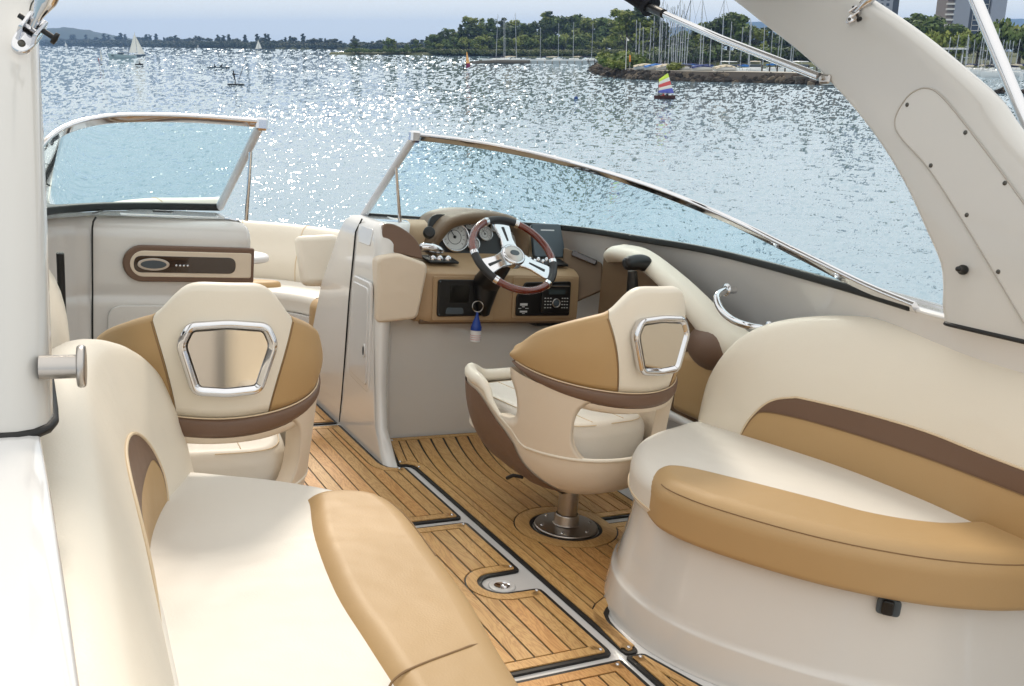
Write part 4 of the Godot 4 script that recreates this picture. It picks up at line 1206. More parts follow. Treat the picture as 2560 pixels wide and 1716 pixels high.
func frame_section(w: float, h: float) -> PackedVector2Array:
	return rounded([-w, -h, w, -h, w, h, -w, h], minf(w, h) * .8, 4)
func windshield(label: String, base: PackedVector3Array, top: PackedVector3Array, stay: PackedVector3Array, outward: float) -> void:
	var at := base[0]
	var t := aboard("windshield", label, "windshield", at, 0, "curved glass windshields")
	var N := base.size(); var rows := []
	for j in 5:
		var row := PackedVector3Array()
		for k in N: row.append(base[k].lerp(top[k], j / 4.0))
		rows.append(row)
	var b := mb(); b.grid(rows)
	part(b, "glass_pane", M.pane, t, -at)
	var rake := PackedVector3Array()
	for k in N: rake.append((top[k] - base[k]).normalized() if top[k].distance_to(base[k]) > .02 else rake[k - 1])
	b = mb(); b.sweep(top, frame_section(.009, .019), rake)
	part(b, "top_rail", M.chrome, t, -at)
	b = mb(); b.sweep(base, frame_section(.012, .015))
	part(b, "rubber_gasket", M.gasket, t, -at)
	b = mb(); b.tube(PackedVector3Array([base[0], base[0].lerp(top[0], .5), top[0]]), .0165, 12)
	part(b, "corner_post", M.post_alu, t, -at)
	b = mb(); b.tube(stay, .0075, 10)
	part(b, "stay_rod", M.chrome, t, -at)
	b = mb(); b.box(top[0] - Vector3(.022, .026, .02), top[0] + Vector3(.022, .022, .02), .008)
	part(b, "corner_bracket", M.chrome, t, -at)
func even(p: PackedVector3Array, n: int) -> PackedVector3Array:
	var L := [0.0]
	for k in range(1, p.size()): L.append(L[k - 1] + p[k].distance_to(p[k - 1]))
	var r := PackedVector3Array()
	for i in n:
		var s: float = L[L.size() - 1] * i / (n - 1)
		var k := 0
		while k < p.size() - 2 and L[k + 1] < s: k += 1
		r.append(p[k].lerp(p[k + 1], clampf((s - L[k]) / maxf(L[k + 1] - L[k], 1e-6), 0, 1)))
	return r
func windshields() -> void:
	mat("post_alu", Color(.82, .83, .85), .3)
	var base := even(curve3([1.44, .962, -4.17, 1.797, .960, -4.10, 2.16, .966, -4.02, 2.38, .976, -3.80, 2.395, .988, -3.3, 2.432, .992, -2.94, 2.405, .988, -2.58, 2.305, .983, -2.11, 2.255, .972, -1.80], 8), 60)
	var top := even(curve3([1.467, 1.335, -3.67, 1.755, 1.325, -3.655, 2.02, 1.288, -3.45, 2.18, 1.225, -3.08, 2.245, 1.145, -2.65, 2.275, 1.056, -2.265, 2.262, 1.0, -1.98, 2.25, .972, -1.775], 8), 60)
	windshield("starboard curved windshield ahead of the steering wheel with polished top rail", base, top, p3([1.455, 1.212, -3.83, 1.50, .966, -3.86]), 1)
	base = even(curve3([.80, .965, -4.2, .55, .962, -4.14, .31, .962, -3.98, .115, .958, -3.74, -.02, .97, -3.2, -.06, .975, -2.6, .0, .975, -1.9], 8), 50)
	top = even(curve3([.845, 1.33, -3.67, .66, 1.328, -3.69, .48, 1.318, -3.66, .30, 1.297, -3.60, .17, 1.255, -3.48, .085, 1.19, -3.25, .03, 1.10, -2.8, .0, 1.0, -2.1, .0, .98, -1.9], 8), 50)
	windshield("port curved windshield above the companion console with polished top rail", base, top, p3([.82, 1.22, -3.72, .815, .955, -3.74]), -1)

func arch() -> void:
	# radar arch: legs on both side decks that sweep forward, joined overhead
	var at := Vector3(2.22, .96, -1.4)
	var t := aboard("radar_arch", "white radar arch with a leg on each side deck of the motorboat", "arch", at)
	# fore and aft edges of a leg in the plane of the side deck (z, y); x leans inboard with height
	var fore := curve2([-1.65, .955, -1.668, 1.0, -1.675, 1.045, -1.695, 1.108, -1.752, 1.185, -1.83, 1.285, -1.915, 1.377, -2.014, 1.466, -2.141, 1.564, -2.29, 1.67, -2.475, 1.775, -2.648, 1.875, -2.80, 1.945, -2.95, 2.0], 3)
	var aft := curve2([-1.10, .955, -1.13, 1.03, -1.18, 1.12, -1.25, 1.21, -1.34, 1.30, -1.43, 1.375, -1.51, 1.434, -1.57, 1.49, -1.623, 1.545, -1.724, 1.617, -1.83, 1.69, -1.942, 1.761, -2.10, 1.85, -2.25, 1.93], 3)
	for sd in [1.0, -1.0]:
		var rows := []
		for k in fore.size():
			var f := fore[k]; var a := aft[k]
			var thick := lerpf(.075, .062, float(k) / fore.size())
			var y := (f.y + a.y) * .5
			var lean := .0 if y < 1.5 else -.25 * pow((y - 1.5), 1.6)
			var xi := 2.20 + lean; var row := PackedVector3Array()
			# rounded section from fore edge along the inner face to the aft edge and back outside
			for q in [[.0, .55], [.005, .25], [.02, .07], [.05, .0], [.2, -.02], [.4, -.03], [.6, -.03], [.8, -.02], [.9, .0], [.95, .10], [.982, .28], [.995, .5], [.995, .7], [.98, .88], [.95, .97], [.8, 1.05], [.5, 1.1], [.2, 1.05], [.05, .98], [.005, .85]]:
				var e := f.lerp(a, q[0])
				var x: float = xi + thick * q[1]
				row.append(Vector3(x if sd > 0 else 2 * XC - x, e.y, e.x))
			rows.append(row)
		var b := mb(); b.grid(rows, true); b.fan(rows[0])
		part(b, "leg", M.arch_paint, t, -at)
		b = mb(); var foot := PackedVector3Array()
		for p in rows[0]: foot.append(p + Vector3(0, -.001, 0))
		b.tube(foot, .006, 8, false, true)
		part(b, "foot_gasket", M.rubber, t, -at)
		if sd < 0: continue
		# access panel on the inner face
		var pl := curve2([-1.40, .985, -1.608, 1.202, -1.761, 1.352, -1.864, 1.428, -1.900, 1.467, -1.899, 1.504, -1.873, 1.544, -1.845, 1.562, -1.81, 1.567, -1.763, 1.546, -1.645, 1.445, -1.48, 1.292, -1.36, 1.17, -1.22, .985], 4)
		var ins := func(p: Vector2, out: float) -> Vector3: return Vector3(2.20 - .0035 - out + (.0 if p.y < 1.5 else -.25 * pow(p.y - 1.5, 1.6)), p.y, p.x)
		b = mb(); var ring := PackedVector3Array()
		for p in pl: ring.append(ins.call(p, .0025))
		b.fan(ring)
		for k in ring.size():
			var j := (k + 1) % ring.size()
			b.quad(ring[k], ring[j], ring[j] + Vector3(.01, 0, 0), ring[k] + Vector3(.01, 0, 0))
		var pan := part(b, "access_panel", M.arch_paint, t, -at)
		b = mb(); b.tube(ring, .0022, 6, false, true)
		part(b, "panel_edge", M.panel_line, pan)
		for s in [Vector2(-1.869, 1.524), Vector2(-1.672, 1.453), Vector2(-1.535, 1.332), Vector2(-1.76, 1.364), Vector2(-1.625, 1.244), Vector2(-1.508, 1.113), Vector2(-1.40, 1.21)]:
			b = mb(); b.lathe(p2([.0062, .0, .0058, .002, .003, .0032, .0, .0026]), 12, face(ins.call(s, .002), Vector3(0, 0, -1), Vector3(-1, 0, 0)))
			part(b, "panel_screw", M.steel_dark, pan)
		b = mb(); b.lathe(p2([.013, .0, .013, .01, .008, .014, .006, .03, .007, .036, .0, .038]), 16, face(ins.call(Vector2(-1.606, 1.103), .002), Vector3(0, 0, -1), Vector3(-1, .1, .25)))
		part(b, "black_knob", M.black_plastic, t, -at)
	# cross beam overhead, out of the picture
	var b2 := mb(); var beam := []
	for k in 21:
		var f := k / 20.0; var row := PackedVector3Array()
		var x := lerpf(2 * XC - 2.13, 2.13, f); var up := 1.965 + .10 * pow(sin(PI * f), .6)
		for q in oval(0, 0, .36, .035, 20, .8): row.append(Vector3(x, up + q.y + q.x * .12, -2.60 - q.x))
		beam.append(row)
	b2.grid(beam, true)
	part(b2, "cross_beam", M.arch_paint, t, -at)
	# steel peg on the port leg
	b2 = mb(); b2.lathe(p2([.0135, -.01, .0135, .028, .0225, .0285, .0245, .031, .0245, .035, .0225, .0375, .0, .038]), 26, face(Vector3(.036, 1.022, -1.14), Vector3(0, 0, 1), Vector3(1, .03, .12)))
	part(b2, "steel_peg", M.steel, t, -at)
	# clamps and stays
	clamp_fitting(t, at, Vector3(.026, 1.397, -1.428), Vector3(.085, 1.53, -1.30), Vector3(.12, .45, 1))
	clamp_fitting(t, at, Vector3(2.163, 1.772, -2.075), Vector3(2.20, 1.93, -1.88), Vector3(-1, .2, .25))

func clamp_fitting(t: Node3D, at: Vector3, foot: Vector3, up: Vector3, out: Vector3) -> void:   # hinged deck fitting that holds a canopy tube
	var dir := (up - foot).normalized(); var x := face(foot, dir.cross(out), out)
	var b := mb(); b.slab(oval(0, .0, .0135, .031, 24, .8), -.004, .004, .003, .0, x)
	var f := part(b, "hinge_foot", M.chrome, t, -at)
	for s in [-1, 1]:
		b = mb(); b.slab(rounded([-.003, -.020, .003, -.020, .003, .008, -.003, .008], .001), .003, .024, .004, .0, x * Transform3D(Basis(), Vector3(.0095 * s, 0, 0)))
		part(b, "jaw", M.chrome, f)
	b = mb(); b.tube(PackedVector3Array([x * Vector3(-.020, .016, -.008), x * Vector3(.028, .016, -.008)]), .0035, 8)
	b.lathe(p2([.008, .0, .008, .005, .0, .006]), 12, x * Transform3D(Basis(Vector3(0, 0, 1), -PI / 2), Vector3(.026, .016, -.008)))
	part(b, "hinge_pin", M.black_plastic, f)
	b = mb(); b.lathe(p2([.005, .0, .004, .003, .0, .0035]), 10, x * Transform3D(Basis(), Vector3(0, .004, .018)))
	part(b, "screw", M.steel_dark, f)
	b = mb(); var p0 := x * Vector3(0, .016, -.008)
	b.tube(PackedVector3Array([p0, p0 + dir * .02, p0 + dir * .045, p0 + dir * .05, p0 + (up - foot)]), [.006, .007, .0135, .0135, .0135], 14)
	part(b, "canopy_tube", M.chrome, f)
	b = mb(); b.tube(curve3(PackedVector3Array([x * Vector3(-.012, .012, -.02), x * Vector3(-.016, .02, -.034), p0 + dir * .05 + out * .012]), 5), .001, 5)
	part(b, "lanyard", M.steel_dark, f)

func small_things() -> void:
	# folded canopy with its struts
	var at := Vector3(2.2, 1.6, -2.2)
	var t := aboard("bimini_canopy", "navy folded sun canopy overhead with polished struts reaching to the arch", "canopy", at)
	var b := mb(); b.tube(curve3([2.215, 1.90, -3.17, 2.19, 1.935, -3.21, 2.05, 1.985, -3.25, 1.6, 2.05, -3.29, 1.12, 2.07, -3.3, .64, 2.05, -3.29, .19, 1.985, -3.25, .05, 1.935, -3.21], 5), .042, 12)
	part(b, "folded_canvas", M.canvas, t, -at)
	b = mb(); b.tube(p3([2.19, 1.608, -2.21, 2.195, 1.75, -2.70, 2.20, 1.905, -3.19]), .0125, 14)
	part(b, "front_strut", M.chrome, t, -at)
	b = mb(); b.box(Vector3(-.017, -.014, -.022), Vector3(.017, .014, .022), .006, Transform3D(Basis(), Vector3(2.20, 1.60, -2.185)))
	b.tube(p3([2.175, 1.602, -2.19, 2.225, 1.602, -2.19]), .006, 8)
	part(b, "strut_knuckle", M.steel, t, -at)
	b = mb(); b.tube(p3([2.196, 1.865, -3.06, 2.198, 1.90, -3.17]), .017, 12)
	part(b, "strut_sleeve", M.black_plastic, t, -at)
	b = mb(); b.tube(p3([2.305, .96, -1.235, 2.30, 1.505, -1.592, 2.30, 1.808, -1.793, 2.29, 2.05, -1.95]), .0165, 14)
	part(b, "rear_strut", M.chrome, t, -at)
	# starboard side: padded bolster, brown knee cushion, tan flank
	at = Vector3(2.3, .7, -2.9)
	t = aboard("side_bolster", "cream padded starboard side panel sweeping down behind the helm seat", "bolster", at)
	var up := curve2([-3.52, .90, -3.42, .945, -3.346, .957, -3.182, .952, -2.953, .887, -2.791, .827, -2.664, .775, -2.524, .738, -2.40, .71], 4)
	var lo := curve2([-3.50, .86, -3.42, .872, -3.335, .880, -3.198, .868, -3.048, .818, -2.876, .740, -2.736, .660, -2.60, .605, -2.40, .60], 4)
	var rows := []
	for k in up.size():
		var row := PackedVector3Array()
		for j in 13:
			var w := j / 12.0; var q := up[k].lerp(lo[k], w)
			var end := sin(PI * clampf(float(k) / (up.size() - 1) * 3.0, 0, .5))
			row.append(Vector3(2.355 - .075 * pow(sin(PI * clampf(w, .0, 1.0)), .45) * end, q.y, q.x))
		rows.append(row)
	b = mb(); b.grid(rows)
	part(b, "cream_pad", M.cream, t, -at)
	b = mb(); b.slab(rounded([-3.56, -.93, -2.62, -.72, -2.42, -.62, -2.42, -.30, -3.56, -.30], .04), .0, .03, .012, .0, Transform3D(Basis(Vector3(0, 0, 1), Vector3(-1, 0, 0), Vector3(0, -1, 0)), Vector3(2.40, 0, 0)))
	part(b, "brown_side_panel", M.dash_brown, t, -at)
	rows = []
	for k in 13:
		var a := PI * k / 12.0; var row := PackedVector3Array()
		for j in 20:
			var w := TAU * j / 20.0
			row.append(Vector3(2.34 - .085 * sin(a * .5), .648 + .092 * cos(w) * cos(a * .5), -2.675 + .125 * sin(w) * cos(a * .5) * (1.0 if sin(w) > 0 else 1.25)))
		rows.append(row)
	b = mb(); b.grid(rows, true)
	part(b, "brown_cushion", M.brown, t, -at)
	b = mb(); b.slab(rounded([-2.86, -.60, -2.50, -.62, -2.50, -.36, -2.86, -.36], .03), .0, .075, .03, .0, Transform3D(Basis(Vector3(0, 0, 1), Vector3(-1, 0, 0), Vector3(0, -1, 0)), Vector3(2.37, 0, 0)))
	part(b, "tan_flank", M.tan, t, -at)
	b = mb(); b.tube(p3([2.27, .36, -3.2, 2.255, .36, -2.9, 2.24, .355, -2.5]), .018, 10)
	part(b, "kick_rail", M.gelcoat, t, -at)
	# grab handle on the side wall
	at = Vector3(2.27, .8, -2.53)
	t = aboard("grab_handle", "curved chrome grab handle on the white starboard side wall", "handle", at)
	b = mb(); b.tube(curve3([2.37, .875, -2.66, 2.315, .872, -2.655, 2.268, .853, -2.635, 2.255, .815, -2.59, 2.255, .79, -2.52, 2.265, .783, -2.44, 2.30, .783, -2.41, 2.36, .783, -2.40], 5), .0135, 14)
	part(b, "bar", M.chrome, t, -at)
	for p in [Vector3(2.33, .875, -2.66), Vector3(2.318, .783, -2.405)]:
		b = mb(); b.lathe(p2([.024, .0, .024, .004, .015, .008]), 18, face(p, Vector3(0, 0, 1), Vector3(-1, .1, 0)))
		part(b, "flange", M.chrome, t, -at)
func leafy(seed_: int, clumps: Array, leaf: float, per: int, droop := .0) -> MB:   # crown of leaf sprays: clumps are [centre, radii]
	var r := RandomNumberGenerator.new(); r.seed = seed_
	var b := mb(); b.tinted = true
	for cl in clumps:
		var c: Vector3 = cl[0]; var q: Vector3 = cl[1]
		for k in per:
			var d := Vector3(r.randfn(), r.randfn(), r.randfn()).normalized()
			var p := c + d * q * pow(r.randf(), .33) * r.randf_range(.82, 1.14)
			var n := (d + Vector3(r.randfn(), r.randfn() + .3, r.randfn()) * .55).normalized()
			var u := n.cross(Vector3(r.randfn(), r.randfn(), r.randfn())).normalized(); var w := n.cross(u)
			if droop > 0: u = (Vector3(0, -1, 0) * droop + u * (1 - droop)).normalized(); w = n.cross(u).normalized()
			var s := leaf * r.randf_range(.55, 1.3)
			var t := r.randf_range(.72, 1.25); var y := r.randf_range(.9, 1.18)
			b.col = Color(t * y, t, t * r.randf_range(.75, 1.05))
			var i := b.vert(p - u * s, n); b.vert(p + w * s * .6, n); b.vert(p + u * s, n); b.vert(p - w * s * .6, n)
			b.ix.append_array([i, i + 1, i + 2, i, i + 2, i + 3])
	return b
func crown_mesh(kind: String, seed_: int) -> ArrayMesh:   # unit-less metres, tree about 10 m high
	var r := RandomNumberGenerator.new(); r.seed = seed_ * 7 + 1
	var cl := []
	match kind:
		"poplar":
			for k in 9: cl.append([Vector3(r.randfn() * .25, 1.6 + k * .95, r.randfn() * .25), Vector3(1, .9, 1) * lerpf(1.15, .45, pow(k / 8.0, 1.6)) * r.randf_range(.85, 1.1)])
			return leafy(seed_, cl, .42, 70).mesh()
		"willow":
			for k in 14:
				var a := r.randf() * TAU; var d := r.randf_range(.4, 2.9)
				cl.append([Vector3(cos(a) * d, 7.6 - d * .7 + r.randfn() * .6, sin(a) * d), Vector3(1.1, 2.2, 1.1)])
			return leafy(seed_, cl, .55, 80, .75).mesh()
		"bush":
			for k in 7: cl.append([Vector3(r.randfn() * .9, .7 + r.randf() * .7, r.randfn() * .6), Vector3(.8, .7, .8)])
			return leafy(seed_, cl, .22, 110).mesh()
		"open":
			for k in 17:
				var a := r.randf() * TAU; var h := r.randf(); var d := 2.7 * sqrt(r.randf()) * (1.0 - .55 * absf(h - .5))
				cl.append([Vector3(cos(a) * d, 4.2 + h * 5.0, sin(a) * d), Vector3.ONE * r.randf_range(.5, 1.0)])
			return leafy(seed_, cl, .36, 60).mesh()
		_:
			for k in 16:
				var a := r.randf() * TAU; var h := r.randf(); var d := 2.6 * sqrt(r.randf()) * (1.0 - .75 * pow(absf(h * 2 - .85), 2.0))
				cl.append([Vector3(cos(a) * d, 2.2 + h * 6.6, sin(a) * d), Vector3(1.35, 1.15, 1.35) * r.randf_range(.75, 1.15)])
			return leafy(seed_, cl, .46, 85).mesh()
func trunk_mesh(kind: String) -> ArrayMesh:
	var b := mb()
	var h := 8.5 if kind == "poplar" else 6.0
	b.tube(p3([0, -.3, 0, .08, 1.5, .05, -.05, h * .6, 0, .05, h, .05]), [.34, .26, .17, .05], 7)
	for k in 5:
		var a := k * 1.9 + .4; var y := 2.2 + k * .8
		b.tube(p3([0, y, 0, cos(a) * .9, y + 1.0, sin(a) * .9, cos(a) * 1.7, y + 2.4, sin(a) * 1.7]), [.12, .08, .03], 5)
	return b.mesh()
var crowns := {}
var trunks := {}
func tree(called: String, label: String, group: String, kind: String, var_: int, at: Vector3, h: float, wide: float, m: Material, parts := true) -> void:
	var key := kind + str(var_)
	if not crowns.has(key): crowns[key] = crown_mesh(kind, var_ * 13 + kind.length())
	if not trunks.has(kind): trunks[kind] = trunk_mesh(kind)
	var s := h / (10.0 if kind != "bush" else 2.0)
	var t := thing(called, label, "tree" if kind != "bush" else "bush", Transform3D(Basis(Vector3.UP, rng.randf() * TAU).scaled(Vector3(s * wide, s, s * wide)), at), group)
	if parts and kind != "bush": piece(trunks[kind], "trunk", M.bark, t)
	piece(crowns[key], "crown", m, t)
func leafmat(key: String, c: Color) -> StandardMaterial3D:
	var m := mat(key, c, .75)
	m.vertex_color_use_as_albedo = true
	m.backlight_enabled = true; m.backlight = Color(.32, .36, .12)
	return m
func land(called: String, label: String, line: Array, deep: Vector3, h: float, m: Material) -> void:   # a low bank: shoreline points x, z and the land behind them
	var b := mb(); var rows := [PackedVector3Array(), PackedVector3Array(), PackedVector3Array(), PackedVector3Array()]
	for k in range(0, line.size(), 2):
		var p := Vector3(line[k], 0, line[k + 1])
		rows[0].append(p + Vector3(0, -.8, 0)); rows[1].append(p + Vector3(0, h * .5, 0) + deep.normalized() * 1.2)
		rows[2].append(p + Vector3(0, h, 0) + deep.normalized() * 3.5); rows[3].append(p + Vector3(0, h, 0) + deep)
	b.grid(rows)
	solid(b, called, m, label, "land", Transform3D(), "", "structure")

# ---- people: one continuous skin round a posed skeleton
func skin(bones: Array, cell := .045) -> MB:   # bones: [a, b, ra, rb]; smooth union of tapered capsules, meshed as surface nets
	var lo := Vector3.ONE * 1e9; var hi := -lo
	for q in bones:
		for e in 2:
			lo = lo.min(q[e] - Vector3.ONE * (q[2 + e] + cell * 2)); hi = hi.max(q[e] + Vector3.ONE * (q[2 + e] + cell * 2))
	var n := Vector3i(((hi - lo) / cell).ceil()) + Vector3i.ONE
	var f := PackedFloat32Array(); f.resize(n.x * n.y * n.z)
	for z in n.z:
		for y in n.y:
			for x in n.x:
				var p := lo + Vector3(x, y, z) * cell; var d := 1e9
				for q in bones:
					var ab: Vector3 = q[1] - q[0]
					var t := clampf((p - q[0]).dot(ab) / ab.length_squared(), 0, 1)
					var e: float = p.distance_to(q[0] + ab * t) - lerpf(q[2], q[3], t)
					if d > 1e8: d = e
					else:
						var h := clampf(.5 + .5 * (d - e) / .03, 0, 1)
						d = lerpf(d, e, h) - .03 * h * (1 - h)
				f[(z * n.y + y) * n.x + x] = d
	var id := {}; var b := mb()
	var G := func(x: int, y: int, z: int) -> float: return f[(z * n.y + y) * n.x + x]
	for z in n.z - 1:
		for y in n.y - 1:
			for x in n.x - 1:
				var s := Vector3.ZERO; var c := 0
				var v := PackedFloat32Array()
				for k in 8: v.append(G.call(x + (k & 1), y + ((k >> 1) & 1), z + (k >> 2)))
				for e in [[0, 1], [2, 3], [4, 5], [6, 7], [0, 2], [1, 3], [4, 6], [5, 7], [0, 4], [1, 5], [2, 6], [3, 7]]:
					if (v[e[0]] < 0) != (v[e[1]] < 0):
						var t: float = v[e[0]] / (v[e[0]] - v[e[1]])
						s += Vector3(e[0] & 1, (e[0] >> 1) & 1, e[0] >> 2).lerp(Vector3(e[1] & 1, (e[1] >> 1) & 1, e[1] >> 2), t); c += 1
				if c:
					var g := Vector3(v[1] + v[3] + v[5] + v[7] - v[0] - v[2] - v[4] - v[6], v[2] + v[3] + v[6] + v[7] - v[0] - v[1] - v[4] - v[5], v[4] + v[5] + v[6] + v[7] - v[0] - v[1] - v[2] - v[3])
					id[Vector3i(x, y, z)] = b.vert(lo + (Vector3(x, y, z) + s / c) * cell, g.normalized())
	for q in id:
		for ax in 3:
			var u := Vector3i.ZERO; u[(ax + 1) % 3] = 1
			var w := Vector3i.ZERO; w[(ax + 2) % 3] = 1
			var st := Vector3i.ZERO; st[ax] = 1
			var a: Vector3i = q + u + w   # grid point shared by the four cells, edge along ax
			if not (id.has(q + u) and id.has(q + w) and id.has(q + u + w)): continue
			var e: Vector3i = a + st
			if e.x >= n.x or e.y >= n.y or e.z >= n.z: continue
			if (G.call(a.x, a.y, a.z) < 0) == (G.call(e.x, e.y, e.z) < 0): continue
			b.ix.append_array([id[q], id[q + u], id[q + u + w], id[q], id[q + u + w], id[q + w]])
	return b
func person(label: String, x: Transform3D, j: Dictionary, m: Material, skin_m: Material) -> void:
	# j holds joints: foot/knee/hip/chest/neck/head/shoulder/elbow/hand, left and right as pairs
	var t := thing("person", label, "person", x)
	var bn := [[j.hip, j.waist, .125, .115], [j.waist, j.chest, .115, .135], [j.chest, j.neck, .12, .06], [j.neck, j.head, .055, .065], [j.head + Vector3(0, .0, 0), j.head + Vector3(0, .11, 0), .085, .088], [j.head + j.fwd * .09 + Vector3(0, .045, 0), j.head + j.fwd * .10 + Vector3(0, .03, 0), .018, .016]]
	for s in [0, 1]:
		var lat: Vector3 = j.side * (1 if s else -1)
		bn.append([j.hip + lat * .09, j.knee[s], .085, .06]); bn.append([j.knee[s], j.foot[s], .058, .042])
		bn.append([j.foot[s] + Vector3(0, -.03, 0), j.foot[s] + j.fwd * .15 + Vector3(0, -.04, 0), .042, .032])
		bn.append([j.chest + lat * .15 + Vector3(0, .06, 0), j.elbow[s], .058, .045]); bn.append([j.elbow[s], j.hand[s], .042, .032]); bn.append([j.hand[s], j.hand[s] + (j.hand[s] - j.elbow[s]).normalized() * .1, .034, .024])
	part(skin(bn), "body", m, t)
	var b := mb(); b.lathe(p2([.0, .105, .055, .095, .088, .06, .098, .01, .094, -.04, .07, -.06]), 14, Transform3D(Basis(), j.head + Vector3(0, .10, 0) - j.fwd * .012))
	part(b, "hair", M.dark_hair, t)
func standing(fwd: Vector3, hands: Array, lean := .0) -> Dictionary:
	var sd := fwd.cross(Vector3.UP).normalized(); var o := -fwd * lean
	return {"fwd": fwd, "side": sd, "hip": Vector3(0, .93, 0) + o * .5, "waist": Vector3(0, 1.1, 0) + o * .7, "chest": Vector3(0, 1.34, 0) + o, "neck": Vector3(0, 1.5, 0) + o * 1.1, "head": Vector3(0, 1.58, 0) + o * 1.1 + fwd * .02,
		"knee": [-sd * .10 + Vector3(0, .5, 0) + fwd * .04, sd * .10 + Vector3(0, .5, 0) + fwd * .07], "foot": [-sd * .12 + Vector3(0, .08, 0), sd * .12 + Vector3(0, .08, 0)],
		"elbow": [-sd * .2 + Vector3(0, 1.22, 0) + fwd * .18, sd * .2 + Vector3(0, 1.22, 0) + fwd * .18], "hand": hands}
func sitting(fwd: Vector3, hands: Array, fold := .35) -> Dictionary:
	var sd := fwd.cross(Vector3.UP).normalized()
	return {"fwd": fwd, "side": sd, "hip": Vector3(0, .12, 0), "waist": Vector3(0, .28, 0) + fwd * fold * .2, "chest": Vector3(0, .5, 0) + fwd * fold * .5, "neck": Vector3(0, .66, 0) + fwd * fold * .65, "head": Vector3(0, .74, 0) + fwd * fold * .75,
		"knee": [-sd * .12 + Vector3(0, .3, 0) + fwd * .38, sd * .12 + Vector3(0, .3, 0) + fwd * .38], "foot": [-sd * .11 + Vector3(0, .1, 0) + fwd * .68, sd * .11 + Vector3(0, .1, 0) + fwd * .68],
		"elbow": [-sd * .26 + Vector3(0, .34, 0) + fwd * .2, sd * .26 + Vector3(0, .34, 0) + fwd * .2], "hand": hands}

# ---- craft
func boat_hull(L: float, W: float, hb: float, hs: float, draft := .25, bow := 1.0) -> MB:   # bow towards -x; open sheer line, flat deck
	var b := mb(); var rows := []; var deck := PackedVector3Array(); var deck2 := PackedVector3Array()
	for k in 15:
		var f := k / 14.0; var x := lerpf(-L / 2, L / 2, f)
		var w := W / 2 * (1.0 - pow(1.0 - minf(f * 1.25, 1.0), 2.2)) * lerpf(1.0, .82, pow(f, 4)) + .015
		var h := lerpf(hb, hs, pow(f, .8))
		var rake := -L * .05 * bow * (1 - f)
		var row := PackedVector3Array()
		for q in [[-1.0, 1.0], [-.97, .5], [-.85, .0], [-.5, -.7], [.0, -1.0], [.5, -.7], [.85, .0], [.97, .5], [1.0, 1.0]]:
			var y: float = q[1] * (h if q[1] > 0 else draft)
			row.append(Vector3(x + rake * clampf(y / hb, 0, 1), y, w * q[0]))
		rows.append(row); deck.append(row[0] + Vector3(0, -.03, 0)); deck2.append(row[8] + Vector3(0, -.03, 0))
	b.grid(rows)
	b.grid([deck, deck2])
	b.fan(rows[14])
	return b
func yacht(label: String, x: Transform3D, mast: float, L: float, cover: Material, jib: Material, group: String) -> void:
	var t := thing("moored_yacht", label, "sailing yacht", x, group)
	part(boat_hull(L, L * .3, 1.1, .85), "hull", M.boat_white, t)
	var b := mb(); b.box(Vector3(-L * .18, .7, -L * .09), Vector3(L * .14, 1.28, L * .09), .14)
	part(b, "cabin", M.boat_white, t)
	b = mb(); b.tube(p3([-L * .05, .8, 0, -L * .05, mast, 0]), [.085, .06], 7)
	var mp := part(b, "mast", M.mast_alu, t)
	for f in [.45, .72]:
		b = mb(); b.tube(p3([-L * .05, mast * f, -.75 * (1.2 - f), -L * .05, mast * f, .75 * (1.2 - f)]), .035, 5)
		part(b, "spreader", M.mast_alu, mp)
	b = mb(); b.tube(p3([-L * .04, 1.75, 0, L * .12, 1.8, 0, L * .36, 1.72, 0]), [.10, .2, .12], 9)
	part(b, "boom_cover", cover, t)
	b = mb(); b.tube(p3([-L * .05, mast * .93, 0, -L * .5, 1.15, 0]), .055 if jib == M.canvas else .03, 6)
	part(b, "forestay", jib, t)
	b = mb()
	b.tube(p3([-L * .05, mast, 0, L * .48, .95, 0]), .018, 4)
	for s in [-1, 1]: b.tube(p3([-L * .05, mast * .9, 0, -L * .03, .9, L * .14 * s]), .016, 4)
	part(b, "rigging", M.wire, t)
func sail_mesh(pts: Array, belly: Vector3) -> MB:   # thin bellied cloth over a triangle or quad a, b, c, d
	var b := mb(); var rows := []
	for i in 7:
		var row := PackedVector3Array()
		for k in 7:
			var u := i / 6.0; var v := k / 6.0
			row.append((pts[0] as Vector3).lerp(pts[1], u).lerp((pts[3] as Vector3).lerp(pts[2], u), v) + belly * sin(PI * u) * sin(PI * v))
		rows.append(row)
	b.grid(rows)
	return b
func sloop(label: String, x: Transform3D, s: float, group := "sailing boats out on the lake", m: Material = null) -> void:
	var t := thing("sailboat", label, "sailboat", x, group)
	t.scale *= s
	part(boat_hull(9.0, 2.7, 1.0, .8), "hull", M.boat_dark if m == null else m, t)
	var b := mb(); b.tube(p3([0, .8, 0, 0, 13.2, 0]), [.09, .05], 6)
	part(b, "mast", M.mast_alu, t)
	b = sail_mesh([Vector3(.1, 2.0, 0), Vector3(.05, 13.0, 0), Vector3(.12, 13.0, 0), Vector3(4.3, 1.9, 0)], Vector3(0, 0, .5))
	part(b, "mainsail", M.sailcloth, t)
	b = sail_mesh([Vector3(-4.4, 1.1, 0), Vector3(-.1, 11.5, 0), Vector3(-.05, 11.4, 0), Vector3(-.3, 1.4, 0)], Vector3(0, 0, .5))
	part(b, "jib", M.sailcloth, t)
	b = mb(); b.box(Vector3(-1.5, .7, -.7), Vector3(1.5, 1.3, .7), .15)
	part(b, "cabin", M.boat_white, t)
